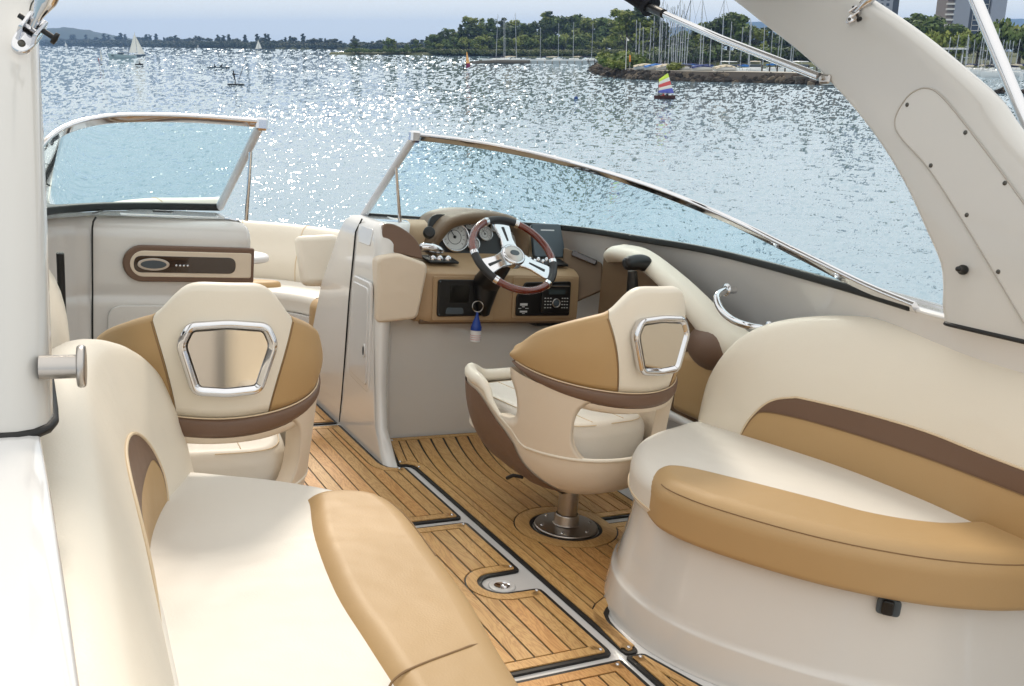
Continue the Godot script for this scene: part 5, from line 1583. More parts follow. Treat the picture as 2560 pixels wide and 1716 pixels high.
func rock_mesh(seed_: int) -> ArrayMesh:
	var r := RandomNumberGenerator.new(); r.seed = seed_
	var b := mb(); var rows := []
	var ph := r.randf() * 6.0
	for j in 6:
		var row := PackedVector3Array(); var a := -PI / 2 + PI * j / 5.0
		for k in 8:
			var w := TAU * k / 8.0
			var q := 1.0 + .28 * sin(w * 2 + ph + j) + .2 * sin(w * 3 - ph * 2 + j * 1.7)
			row.append(Vector3(cos(a) * cos(w) * q, sin(a) * (.75 + .15 * sin(w + ph)), cos(a) * sin(w) * q * .85))
		rows.append(row)
	# faceted stone
	for j in 5:
		for k in 8: b.quad(rows[j][k], rows[j][(k + 1) % 8], rows[j + 1][(k + 1) % 8], rows[j + 1][k])
	return b.mesh()

func background() -> void:
	leafmat("leaf_dark", Color(.27, .335, .19)); leafmat("leaf_mid", Color(.35, .425, .205)); leafmat("leaf_light", Color(.46, .505, .225)); leafmat("leaf_far", Color(.19, .25, .185))
	leafmat("reed", Color(.33, .37, .20))
	mat("bark", Color(.28, .25, .21), .9)
	mat("boat_white", Color(.85, .86, .86), .35); mat("boat_dark", Color(.30, .36, .42), .4); mat("mast_alu", Color(.72, .74, .76), .4, .6); mat("wire", Color(.35, .37, .4), .5, .4)
	mat("cover_blue", Color(.10, .19, .42), .8); mat("cover_navy", Color(.07, .10, .19), .8); mat("cover_cream", Color(.78, .74, .66), .8); mat("cover_sky", Color(.16, .42, .70), .8)
	var sc := mat("sailcloth", Color(.86, .85, .82), .8); sc.backlight_enabled = true; sc.backlight = Color(.5, .5, .48)
	mat("wetsuit", Color(.05, .05, .06), .6); mat("dark_hair", Color(.08, .06, .05), .8); mat("vest_red", Color(.62, .22, .16), .7); mat("shirt", Color(.16, .17, .20), .8); mat("skin_tone", Color(.62, .44, .34), .6)
	var so := mat("earth", Color(.36, .37, .25), .95); so.albedo_texture = ImageTexture.create_from_image(ramp_image(128, 128, Vector2(3, 3), 41, [Color(.7, .7, .65), Color(1, 1, 1), Color(.8, .85, .7), Color(.6, .6, .55)])); so.uv1_triplanar = true; so.uv1_world_triplanar = true; so.uv1_scale = Vector3.ONE * .08
	mat("forest", Color(.19, .25, .19), .95)
	var hf := M.forest as StandardMaterial3D; hf.albedo_texture = ImageTexture.create_from_image(ramp_image(256, 256, Vector2(9, 9), 43, [Color(.6, .65, .6), Color(1, 1, .95), Color(.75, .8, .7), Color(1.0, 1.0, .9), Color(.65, .7, .65)], 5)); hf.uv1_triplanar = true; hf.uv1_world_triplanar = true; hf.uv1_scale = Vector3.ONE * .006
	far_shore(); mid_shore(); marina(); buildings(); craft()

func far_shore() -> void:
	# hill at the far left
	var b := mb(); var rows := []
	var nz := FastNoiseLite.new(); nz.seed = 3; nz.frequency = .012; nz.fractal_octaves = 4
	var prof := curve2([-2500, 45, -2200, 58, -1859, 61, -1670, 62, -1619, 65, -1554, 59, -1513, 50, -1460, 40, -1400, 28, -1330, 16, -1250, 6, -1180, -2], 5)
	for j in 9:
		var f := j / 8.0; var row := PackedVector3Array()
		for p in prof:
			var up := p.y * pow(sin(PI * .5 * f), .8) + nz.get_noise_2d(p.x, j * 60.0) * 7.0 * f
			row.append(Vector3(p.x * (3450.0 + 350.0 * f) / 3600.0, up - 1.0, -3450.0 - 350.0 * f))
		rows.append(row)
	rows.append(PackedVector3Array())
	for p in rows[8]: rows[9].append(Vector3(p.x, -5, p.z - 500))
	b.grid(rows)
	solid(b, "wooded_hill", M.forest, "long wooded hill on the far shore behind the arch leg", "hill", Transform3D(), "", "structure")
	b = mb(); rows = []
	var rp := curve2([700, 60, 1113, 116, 1450, 132, 1860, 139, 2200, 128, 2416, 134, 2514, 126, 2610, 132, 2970, 148, 3090, 150, 3600, 140, 4200, 90], 5)
	for j in 5:
		var row := PackedVector3Array()
		for p in rp: row.append(Vector3(p.x, p.y * j / 4.0 + nz.get_noise_2d(p.x * .7, j * 90.0) * 6.0 * (1 if j else 0), -5700 - 75.0 * j))
		rows.append(row)
	b.grid(rows)
	solid(b, "hills", M.forest, "low blue hills on the horizon behind the marina", "hills", Transform3D(), "", "structure")
	# the far bank with its trees
	var line := [-2300.0, -3560.0, -1660.0, -3480.0, -1250.0, -2700.0, -880.0, -2150.0, -640.0, -1760.0, -470.0, -1450.0, -330.0, -1230.0, -230.0, -1090.0, -120.0, -960.0, -20.0, -860.0, 60.0, -800.0]
	land("far_bank", "low reedy bank along the far shore", line, Vector3(120, 0, -260), 3.0, M.earth)
	var n := line.size() / 2
	for k in 175:
		var f := pow((k + .5) / 175.0, 1.0) * (n - 2) + .35
		var i := int(f); var q := f - i
		var p := Vector3(lerpf(line[i * 2], line[i * 2 + 2], q), 2.0, lerpf(line[i * 2 + 1], line[i * 2 + 3], q))
		var dist := -p.z
		p += Vector3(.35, 0, -.9) * rng.randf_range(6, 60) * clampf(dist / 1500.0, .5, 2.0)
		var kind := "poplar" if rng.randf() < .42 else "round"
		if p.x > -230: kind = "round" if rng.randf() < .9 else "poplar"
		var big := clampf(dist / 1500.0, .62, 1.35)
		var h := rng.randf_range(13, 21) * big if kind == "poplar" else rng.randf_range(9, 16) * big
		tree("far_poplar" if kind == "poplar" else "far_tree", "slender dark poplar in the line of trees on the far shore" if kind == "poplar" else "rounded hazy tree in the line of trees on the far shore", "trees along the far shore", kind, rng.randi() % 3, p, h, (1.9 if kind == "poplar" else rng.randf_range(1.4, 2.0)), M.leaf_far, false)
	# hedge of undergrowth below them
	var mm := MultiMesh.new(); mm.transform_format = MultiMesh.TRANSFORM_3D; mm.mesh = crown_mesh("bush", 77); mm.instance_count = 520
	for k in 520:
		var f := (k + rng.randf()) / 520.0 * (n - 1.001); var i := int(f); var q := f - i
		var p := Vector3(lerpf(line[i * 2], line[i * 2 + 2], q), 1.0, lerpf(line[i * 2 + 1], line[i * 2 + 3], q))
		var s := rng.randf_range(2.4, 4.6) * clampf(-p.z / 1400.0, .5, 1.8)
		mm.set_instance_transform(k, Transform3D(Basis(Vector3.UP, rng.randf() * TAU).scaled(Vector3(s * 2.2, s, s * 1.6)), p + Vector3(.3, 0, -.9) * rng.randf_range(2, 25)))
	var o := MultiMeshInstance3D.new(); o.multimesh = mm; o.material_override = M.leaf_far; o.name = "shore_undergrowth"
	add_child(o)
	meta(o, "dense undergrowth along the far bank below the trees", "undergrowth", "", "stuff")

func mid_shore() -> void:
	# wooded point behind the moored yachts and the thin spit that runs out from it
	land("wooded_point", "grassy wooded point behind the moored yachts", [-100.0, -536.0, -86.0, -525.0, -72.0, -523.0, -58.0, -522.0, -44.0, -512.0, -30.0, -498.0, -18.0, -476.0, -2.0, -452.0, 14.0, -446.0, 40.0, -440.0, 70.0, -430.0, 110.0, -420.0, 260.0, -380.0], Vector3(40, 0, -260), 1.3, M.earth)
	var spec := [[-84, 6.5, "round"], [-66, 8.5, "round"], [-63, 7, "poplar"], [-56, 4.6, "round"], [-51, 6.8, "round"], [-45.5, 8.5, "poplar"], [-41, 9, "round"], [-37, 11, "round"], [-33, 12.5, "open"], [-30, 12, "round"], [-27, 14.5, "poplar"], [-23, 16, "round"], [-20, 18.5, "open"], [-16, 15, "round"], [-12, 17.5, "open"], [-9, 14, "round"], [-5, 18, "poplar"], [-2, 16.5, "round"], [2, 17.5, "round"], [6, 15.5, "round"], [10, 15.5, "round"], [14, 16.5, "open"], [17, 20.5, "poplar"], [19, 21.5, "poplar"], [23, 19.5, "round"], [27, 20, "round"], [31, 19.5, "round"], [35, 20, "round"], [39, 18, "round"], [42, 17, "poplar"], [46, 18.5, "round"], [50, 18, "round"], [54, 17.5, "round"], [58, 19, "poplar"], [62, 22, "round"], [65, 23, "open"], [70, 19, "round"], [75, 17, "round"], [80, 16, "round"]]
	var words := ["dark green", "mid green", "yellow-green", "grey-green"]
	for k in spec.size():
		var s = spec[k]
		var x: float = s[0]; var z := -512.0 - rng.randf() * 16.0
		if x < -42: z = -526.0 - rng.randf() * 3
		var m: Material = [M.leaf_dark, M.leaf_mid, M.leaf_dark, M.leaf_light][rng.randi() % 4]
		tree("broadleaf_tree" if s[2] != "poplar" else "poplar_tree", "%s, %s from left of the %s" % [{"round": "full-crowned tree", "open": "loose-crowned tree", "poplar": "slim upright poplar"}[s[2]], nth(k if x < -42 else k - 6), "small trees on the thin spit" if x < -42 else "tall trees behind the pontoon"], "trees of the wooded point", s[2], k % 4, Vector3(x, 1.0, z), s[1] * 1.02, (1.5 if s[2] == "poplar" else 1.35), m)
	# lower fringe in front
	for k in 30:
		var x := lerpf(-42, 70, k / 29.0) + rng.randf_range(-1.6, 1.6)
		tree("willow_tree", "low pale waterside tree, %s from left at the foot of the wood" % nth(k), "willows along the wooded point", "willow" if rng.randf() < .5 else "round", k % 3, Vector3(x, .8, -470.0 - (36.0 if x < -14 else 0.0) - rng.randf() * 8), rng.randf_range(5.5, 10.5), 1.5, [M.leaf_light, M.leaf_mid, M.leaf_light][rng.randi() % 3])
	# bushes on the spit
	for k in 12:
		tree("spit_bush", "low bush, %s from the left on the thin spit beside the wood" % nth(k), "bushes on the spit", "bush", k % 3, Vector3(lerpf(-87, -40, k / 11.0), 1.0, -522.5), rng.randf_range(1.6, 3.4), 1.6, M.leaf_mid)
	# reed bed
	var mm := MultiMesh.new(); mm.transform_format = MultiMesh.TRANSFORM_3D; mm.mesh = crown_mesh("bush", 91); mm.instance_count = 260
	for k in 260:
		var f := k / 259.0
		var s := rng.randf_range(.9, 1.5)
		mm.set_instance_transform(k, Transform3D(Basis(Vector3.UP, rng.randf() * TAU).scaled(Vector3(s * 1.7, s, s * 1.7)), Vector3(lerpf(-40, 72, f), .3, lerpf(-506, -426, clampf(f * 2.2, 0, 1)) - rng.randf() * 5)))
	var o := MultiMeshInstance3D.new(); o.multimesh = mm; o.material_override = M.reed; o.name = "reed_bed"
	add_child(o)
	meta(o, "belt of reeds along the water before the wood", "reeds", "", "stuff")
	# second wood behind the marina
	for k in 46:
		var x := lerpf(40, 150, k / 45.0) + rng.randf_range(-1, 1)
		var h := (10.0 + 3.0 * sin(x * .19) + rng.randf() * 3.5) * (1.12 if x < 60 else 1.0)
		var kind: String = ["round", "round", "open", "poplar"][rng.randi() % 4]
		tree("marina_tree", "%s, %s from left in the woods behind the marina" % [{"round": "full green tree", "open": "loose green tree", "poplar": "slim poplar"}[kind], nth(k)], "trees behind the marina", kind, k % 4, Vector3(x, .6, -330.0 - rng.randf() * 14), h, 1.5, [M.leaf_dark, M.leaf_mid, M.leaf_mid, M.leaf_light][rng.randi() % 4])
	for k in 26:
		var x := lerpf(36, 105, k / 25.0) + rng.randf_range(-1.2, 1.2)
		tree("hedge_bush", "rounded bush, %s from the left in the hedge behind the marina boats" % nth(k), "hedge behind the marina", "bush", k % 3, Vector3(x, .6, -262.0 - rng.randf() * 8), rng.randf_range(3.0, 5.0), 1.6, M.leaf_dark if rng.randf() < .6 else M.leaf_mid)
	land("marina_shore", "low grassy shore behind the marina", [28.0, -272.0, 60.0, -258.0, 90.0, -236.0, 112.0, -222.0, 150.0, -212.0, 260.0, -200.0], Vector3(30, 0, -150), .9, M.earth)
	for k in 16:
		var x := lerpf(90, 132, k / 15.0) + rng.randf_range(-1.2, 1.2)
		tree("weeping_willow", "waterside tree, %s from the left behind the moorings below the tower" % nth(k), "willows by the right-hand moorings", "willow" if k % 3 else "round", k % 3, Vector3(x, .6, -232.0 - rng.randf() * 10), rng.randf_range(6.5, 9.5) * (1.3 if x > 114 else 1.0), 1.4, [M.leaf_light, M.leaf_mid][rng.randi() % 2])

func marina() -> void:
	# rubble breakwater
	var line := curve2([19.5, -229, 17.5, -205, 17.0, -185, 18.6, -167, 21.5, -158, 26.0, -151.5, 36.9, -145.2, 44.5, -136, 47, -133], 6)
	var at := Vector3(26, 0, -155)
	var t := thing("breakwater", "rubble stone breakwater with a paved top in front of the marina", "breakwater", Transform3D(Basis(), at))
	var b := mb(); var prof := p2([-1.0, -1.2, -.6, .1, .1, .8, .9, 1.12, 1.1, 1.35, 1.4, 1.42, 6.5, 1.42, 7.0, 1.2, 7.6, -1.2])
	var pts := PackedVector3Array()
	for p in line: pts.append(Vector3(p.x, 0, p.y))
	var pr := PackedVector2Array()
	for p in prof: pr.append(Vector2(-p.x, p.y))
	b.sweep(pts, pr, Vector3.UP, true)
	mat("quay", Color(.62, .60, .56), .9); mat("core_stone", Color(.24, .22, .20), .95); mat("concrete", Color(.30, .29, .27), .9)
	part(b, "quay_core", M.core_stone, t, -at)
	b = mb(); b.sweep(pts, p2([-6.5, 1.425, -1.3, 1.425, -1.3, 1.47, -6.5, 1.47]), Vector3.UP, true)
	part(b, "paved_top", M.quay, t, -at)
	var rocks := []; var rm := []
	for k in 5: rocks.append(rock_mesh(k * 31 + 4))
	for c in [Color(.21, .19, .17), Color(.30, .26, .22), Color(.25, .22, .20), Color(.40, .36, .31), Color(.17, .155, .145)]: rm.append(mat("rock%d" % rm.size(), c, .95))
	for k in 280:
		var f := pow(rng.randf(), .75); var i := clampi(int(f * (pts.size() - 1)), 0, pts.size() - 2)
		var p := pts[i].lerp(pts[i + 1], rng.randf()); var tn := (pts[i + 1] - pts[i]).normalized(); var sd := tn.cross(Vector3.UP)
		var up := rng.randf()
		p += sd * lerpf(.9, -.75, up); p.y = lerpf(-.1, .95, up)
		var s := rng.randf_range(.42, .80)
		piece(rocks[rng.randi() % 5], "stone", rm[mini(rng.randi() % 6, 4)], t, Transform3D(Basis(Vector3(rng.randfn(), rng.randfn(), rng.randfn()).normalized(), rng.randf() * TAU).scaled(Vector3(s * 1.25, s, s)), p - at))
	b = mb(); b.box(Vector3(40.6, -.5, -143.2), Vector3(50, 1.05, -139.5), .05, Transform3D(Basis(), Vector3.ZERO))
	part(b, "concrete_end", M.concrete, t, -at)
	# islet of rocks at the right edge
	t = thing("rock_islet", "small heap of dark rocks in the water at the right edge", "rocks", Transform3D(Basis(), Vector3(58, 0, -113)))
	for k in 60:
		var a := rng.randf() * TAU; var d := pow(rng.randf(), .7)
		var s := rng.randf_range(.16, .38)
		piece(rocks[rng.randi() % 5], "stone", rm[rng.randi() % 5], t, Transform3D(Basis(Vector3(rng.randfn(), rng.randfn(), rng.randfn()).normalized(), rng.randf() * TAU).scaled(Vector3(s * 1.2, s, s)), Vector3(cos(a) * d * 2.4, .75 * (1 - d) + .02, sin(a) * d * 1.4)))
	# bushes and flagpole at the tip
	for q in [[18.2, -172.0, 3.0], [20.2, -176.0, 2.6], [22.3, -179.0, 2.7], [19.0, -183.0, 3.3], [24.0, -181, 2.3], [17.9, -168.5, 1.9], [25.8, -157.2, 1.6]]:
		tree("quay_bush", "green bush at the breakwater tip, %s" % {18.2: "in front of the flagpole foot", 20.2: "just right of the flagpole", 22.3: "second right of the flagpole", 19.0: "tallest and furthest back", 24.0: "furthest right of the clump", 17.9: "lowest at the water edge"}.get(q[0], "") if q[0] < 25 else "single yellowish bush on the breakwater edge above the rocks", "bushes on the breakwater" if q[0] < 25 else "", "bush", int(q[0]) % 3, Vector3(q[0], 1.2, q[1]), q[2], 1.25, M.leaf_light if int(q[0]) % 2 else M.leaf_mid)
	t = thing("flagpole", "white flagpole with a small pennant at the tip of the breakwater", "flagpole", Transform3D(Basis(), Vector3(19.0, 1.4, -163.5)))
	b = mb(); b.tube(p3([0, 0, 0, 0, 5.2, 0]), [.06, .04], 8)
	part(b, "pole", M.boat_white, t)
	b = sail_mesh([Vector3(.05, 5.1, 0), Vector3(.05, 4.6, 0), Vector3(.35, 4.55, .05), Vector3(.4, 4.75, .1)], Vector3(0, 0, .06))
	part(b, "pennant", M.sailcloth, t)
	mat("orange", Color(.85, .52, .18), .7)
	t = thing("orange_flag", "small orange banner on a short staff beside the flagpole", "flag", Transform3D(Basis(), Vector3(19.7, 1.4, -163.8)))
	b = mb(); b.tube(p3([0, 0, 0, .05, 2.4, 0]), .03, 6)
	part(b, "staff", M.boat_white, t)
	b = sail_mesh([Vector3(-.15, 2.4, 0), Vector3(-.15, 1.3, 0), Vector3(.12, 1.2, .05), Vector3(.1, 2.3, .05)], Vector3(0, 0, .1))
	part(b, "banner", M.orange, t)
	# yachts behind the breakwater: x, z, masthead height
	var cov := [M.cover_blue, M.cover_navy, M.cover_cream, M.cover_blue, M.cover_sky]
	var A := [[24.5, -191.4, 10.0], [24.9, -189.8, 9.5], [23.7, -182.3, 8.7], [24.4, -180.6, 8.5], [25.4, -179.8, 8.4], [28.0, -192.2, 10.7], [27.0, -178.3, 10.0], [29.0, -191.0, 11.3], [29.2, -189.7, 14.3], [30.1, -190.6, 12.9], [28.6, -177.7, 11.8], [30.4, -184.2, 12.2], [31.3, -188.0, 12.3], [29.4, -174.1, 12.1], [31.9, -187.6, 14.4], [31.7, -183.6, 11.6], [33.9, -193.6, 13.0], [30.6, -172.2, 10.1], [34.1, -189.9, 14.6], [33.6, -177.0, 14.0], [35.8, -183.2, 9.0], [35.4, -176.4, 8.2], [37.5, -173.7, 13.8], [38.6, -175.3, 9.3], [41.8, -178.4, 8.5], [44.3, -185.0, 9.9], [44.8, -184.0, 9.4], [44.4, -174.3, 8.6], [50.1, -189.0, 8.0], [50.6, -188.0, 7.7], [51.1, -186.0, 7.1], [49.7, -175.8, 6.2], [52.0, -180.9, 5.4]]
	A.sort_custom(func(a, c): return a[0] / -a[1] < c[0] / -c[1])
	for k in A.size():
		var q = A[k]
		var turn := rng.randf_range(-.45, .35) + (PI if k > 18 and k % 2 else 0.0)
		var lean := Basis(Vector3(0, 0, 1), rng.randf_range(-.02, .03))
		yacht("white moored yacht with the %s bare mast from the left behind the breakwater" % nth(k), Transform3D(lean * Basis(Vector3.UP, turn), Vector3(q[0], -.05, q[1])), q[2] * 1.0, clampf(q[2] * .62, 5.0, 7.6), cov[k % 5], M.canvas if k % 3 == 0 else M.wire, "yachts moored behind the breakwater")
	var Bm := [[81.6, -183.8, 7.3], [87.0, -194.9, 6.9], [86.5, -191.4, 6.5], [86.7, -189.6, 7.0], [89.2, -193.8, 6.3], [86.2, -186.0, 6.8], [87.2, -186.7, 5.9], [90.3, -191.7, 7.3], [83.4, -176.5, 8.3], [85.9, -179.9, 6.4], [92.8, -192.9, 6.1], [87.9, -181.2, 6.3], [94.4, -193.0, 6.2], [96.0, -194.2, 6.6], [77.5, -179.3, 7.2], [79.4, -186.4, 6.9]]
	Bm.sort_custom(func(a, c): return a[0] / -a[1] < c[0] / -c[1])
	for k in Bm.size():
		var q = Bm[k]
		yacht("small moored yacht, %s slim mast from the left at the moorings below the tower" % nth(k), Transform3D(Basis(Vector3(0, 0, 1), rng.randf_range(-.04, .04)) * Basis(Vector3.UP, rng.randf_range(-1.2, 1.2)), Vector3(q[0], -.05, q[1] + 8)), q[2] * .98, 5.0, [M.cover_blue, M.cover_navy, M.cover_cream][k % 3], M.wire, "yachts at the right-hand moorings")
	var Cm := [[-4.6, -305.8, 14.4, .05], [-2.6, -303.1, 13.4, 0], [1.0, -306.8, 14.7, -.03], [9.2, -304.3, 10.4, 0], [13.8, -302.1, 11.6, 0], [19.5, -306.3, 12.0, 0], [23.9, -300.9, 11.6, .02], [-2.1, -307.7, 12.8, 0]]
	Cm.sort_custom(func(a, c): return a[0] / -a[1] < c[0] / -c[1])
	for k in Cm.size():
		var q = Cm[k]
		yacht("yacht along the pontoon before the wood, %s mast from the left" % nth(k), Transform3D(Basis(Vector3(0, 0, 1), -q[3]) * Basis(Vector3.UP, rng.randf_range(-.2, .2) + (PI if k % 2 else 0.0)), Vector3(q[0], -.05, q[1])), q[2], 9.0, [M.cover_cream, M.cover_navy, M.cover_cream][k % 3], M.wire, "yachts along the pontoon")
	# pontoon with pale fenders, pier on piles
	t = thing("pontoon", "long low pontoon with a dark stone end and pale floats", "pontoon", Transform3D(Basis(), Vector3(8, 0, -290)))
	b = mb(); b.sweep(p3([-20.5, 0, 1, -18, .35, 1, -12, .55, 0, -3, .5, 2]), p2([-2, -1, -1.4, .45, 1.4, .45, 2, -1]))
	part(b, "stone_end", M.concrete, t)
	b = mb(); b.box(Vector3(-8, .0, -1.2), Vector3(26, .75, 1.2), .06)
	part(b, "deck", M.quay, t)
	mat("float_grey", Color(.62, .66, .68), .6)
	for k in 11:
		b = mb(); b.box(Vector3(-2.6 + k * 2.2, -.15, 1.25), Vector3(-.7 + k * 2.2, .85, 1.45), .06)
		part(b, "float", M.float_grey, t)
	t = thing("pier", "short wooden pier on dark piles right of the pontoon", "pier", Transform3D(Basis(), Vector3(26, 0, -281)))
	b = mb(); b.box(Vector3(-4.5, .75, -.6), Vector3(7, .95, .6), .02)
	part(b, "deck", M.concrete, t)
	for k in 7:
		b = mb(); b.tube(p3([-4.2 + k * 1.8, -.6, .4, -4.2 + k * 1.8, 1.35, .4]), .12, 7)
		part(b, "pile", M.bark, t)
	# motor cruisers behind the breakwater
	for q in [[36.0, -162.0, .4, "white motor cruiser with a blue canopy behind the breakwater"], [40.5, -163.0, -.2, "white motor cruiser with a framed canopy beside the other cruiser"], [48.0, -162.5, .2, "white flybridge cruiser close to the arch leg"]]:
		t = thing("motor_cruiser", q[3], "motor cruiser", Transform3D(Basis(Vector3.UP, q[2] + PI * .5), Vector3(q[0], .1, q[1])), "motor cruisers in the marina")
		part(boat_hull(6.5, 2.4, 1.3, 1.1), "hull", M.boat_white, t)
		b = mb(); b.box(Vector3(-1.2, 1.1, -.95), Vector3(1.8, 1.75, .95), .2)
		part(b, "cabin", M.boat_white, t)
		b = mb(); b.box(Vector3(-1.0, 1.75, -.9), Vector3(1.2, 2.2, .9), .1)
		part(b, "windscreen", M.slate, t)
		b = mb(); b.tube(p3([1.4, 1.6, -.95, 1.5, 2.6, -.8, 1.5, 2.7, 0, 1.5, 2.6, .8, 1.4, 1.6, .95]), .05, 6)
		part(b, "canopy_frame", M.mast_alu, t)
		b = mb(); b.box(Vector3(-.9, 2.55, -.85), Vector3(1.5, 2.68, .85), .06)
		part(b, "canopy", [M.boat_white, M.cover_cream, M.cover_navy][int(q[0]) % 3], t)
	# covered dinghies on the quay
	for q in [[23.5, -160.5, .1, "cover_sky", "bright blue"], [25.2, -159.5, .15, "cover_cream", "cream, right of the bright blue one,"], [27.6, -157.2, .3, "cover_navy", "navy"], [30.0, -154.8, .35, "cover_blue", "dark blue"], [22.0, -162.0, -.2, "cover_cream", "cream, nearest the flagpole,"], [33.3, -153.2, .3, "cover_cream", "cream, nearest the motor cruisers,"]]:
		t = thing("covered_dinghy", "dinghy under a %s cover on the quay" % q[4], "dinghy", Transform3D(Basis(Vector3.UP, q[2]), Vector3(q[0], 1.6, q[1])), "dinghies on the quay")
		part(boat_hull(3.6, 1.4, .45, .4, .2), "hull", M.boat_white, t)
		b = mb(); b.sweep(p3([-1.9, .42, 0, -1.0, .62, 0, 0, .75, 0, 1.0, .65, 0, 1.75, .42, 0]), p2([-.68, -.18, -.35, .02, 0, .1, .35, .02, .68, -.18]))
		part(b, "cover", M[q[3]], t)
	# mooring posts along the quay
	for k in 9:
		var p := Vector3(40.5 + k * 1.05, 0, -158.5 + k * .7)
		b = mb(); b.tube(p3([0, -.5, 0, 0, 2.3, 0]), .13, 7)
		var o := solid(b, "mooring_post", M.bark, "dark timber mooring post, %s from the left behind the breakwater" % nth(k), "post", Transform3D(Basis(), p), "mooring posts behind the breakwater")

func buildings() -> void:
	mat("tower_wall", Color(.56, .58, .63), .85); mat("tower_dark", Color(.20, .22, .26), .5); mat("tower_white", Color(.80, .80, .79), .8); mat("window_glass", Color(.12, .16, .21), .12); mat("brick", Color(.50, .46, .44), .9); mat("shed", Color(.55, .56, .58), .8)
	var t := thing("hotel_tower", "tall grey hotel tower with a glazed bay above the right-hand moorings", "building", Transform3D(Basis(), Vector3(262, 0, -600)))
	var b := mb(); b.box(Vector3(4.5, 9, -18), Vector3(14, 62, 0))
	part(b, "blank_wall", M.tower_wall, t)
	b = mb(); b.box(Vector3(14, 9, -18), Vector3(26.5, 62, -1.6))
	part(b, "bay_wall", M.tower_dark, t)
	b = mb(); b.box(Vector3(26.5, 9, -18), Vector3(35.5, 62, .2))
	part(b, "blank_wall", M.tower_wall, t)
	b = mb(); b.box(Vector3(.6, 9, -17), Vector3(4.5, 62, -1.4))
	part(b, "balcony_wall", M.brick, t)
	b = mb(); b.box(Vector3(-6, 0, -20), Vector3(38, 9, 2))
	part(b, "podium", M.tower_white, t)
	for k in 17:
		var y := 10.0 + k * 3.0
		b = mb(); b.box(Vector3(.0, y, -2.0), Vector3(4.48, y + 1.0, .25), .05)
		part(b, "balcony", M.tower_white, t)
		for c in 2:
			var x := 16.6 + c * 4.6
			b = mb(); b.box(Vector3(x, y + .3, -1.75), Vector3(x + 4.3, y + 2.8, -1.5))
			var w := part(b, "window", M.window_glass, t)
			b = mb()
			for e in [[x - .1, y + .15, x + 4.5, y + .45], [x - .1, y, x + .12, y + 3.0], [x + 4.3, y, x + 4.5, y + 3.0]]: b.box(Vector3(e[0], e[1], -1.55), Vector3(e[2], e[3], -1.3))
			part(b, "frame", M.tower_white, w)
	b = mb(); b.box(Vector3(-1, 62, -19), Vector3(36.5, 63.2, 1))
	part(b, "roof", M.tower_wall, t)
	t = thing("apartment_tower", "grey apartment tower standing behind the arch leg", "building", Transform3D(Basis(), Vector3(205, 0, -600)))
	b = mb(); b.box(Vector3(0, 0, -16), Vector3(24, 45, 0))
	part(b, "wall", M.tower_wall, t)
	b = mb(); b.box(Vector3(24, 0, -16), Vector3(28, 44.5, -.8))
	part(b, "stair_wall", M.tower_dark, t)
	for r in 12:
		for c in 6:
			b = mb(); b.box(Vector3(1.6 + c * 3.7, 5.5 + r * 3.1, -.05), Vector3(3.4 + c * 3.7, 7.1 + r * 3.1, .06))
			part(b, "window", M.window_glass, t)
	b = mb(); b.box(Vector3(-.5, 45, -16.5), Vector3(28.5, 46, .5))
	part(b, "roof", M.tower_dark, t)
	t = thing("boathouse", "low boathouse with a pale flat roof by the right-hand moorings", "building", Transform3D(Basis(), Vector3(84, 0, -214)))
	b = mb(); b.box(Vector3(-4, 0, -5), Vector3(7, 4.3, 0))
	part(b, "wall", M.shed, t)
	b = mb(); b.box(Vector3(-5, 4.3, -6), Vector3(15, 4.7, .8), .05)
	part(b, "roof", M.tower_white, t)
	b = mb(); b.box(Vector3(-2, 1.8, .02), Vector3(5, 3.0, .12))
	part(b, "window", M.window_glass, t)
	for x in [9.0, 14.0]:
		b = mb(); b.box(Vector3(x, 0, -.2), Vector3(x + .25, 4.3, .05))
		part(b, "post", M.tower_white, t)

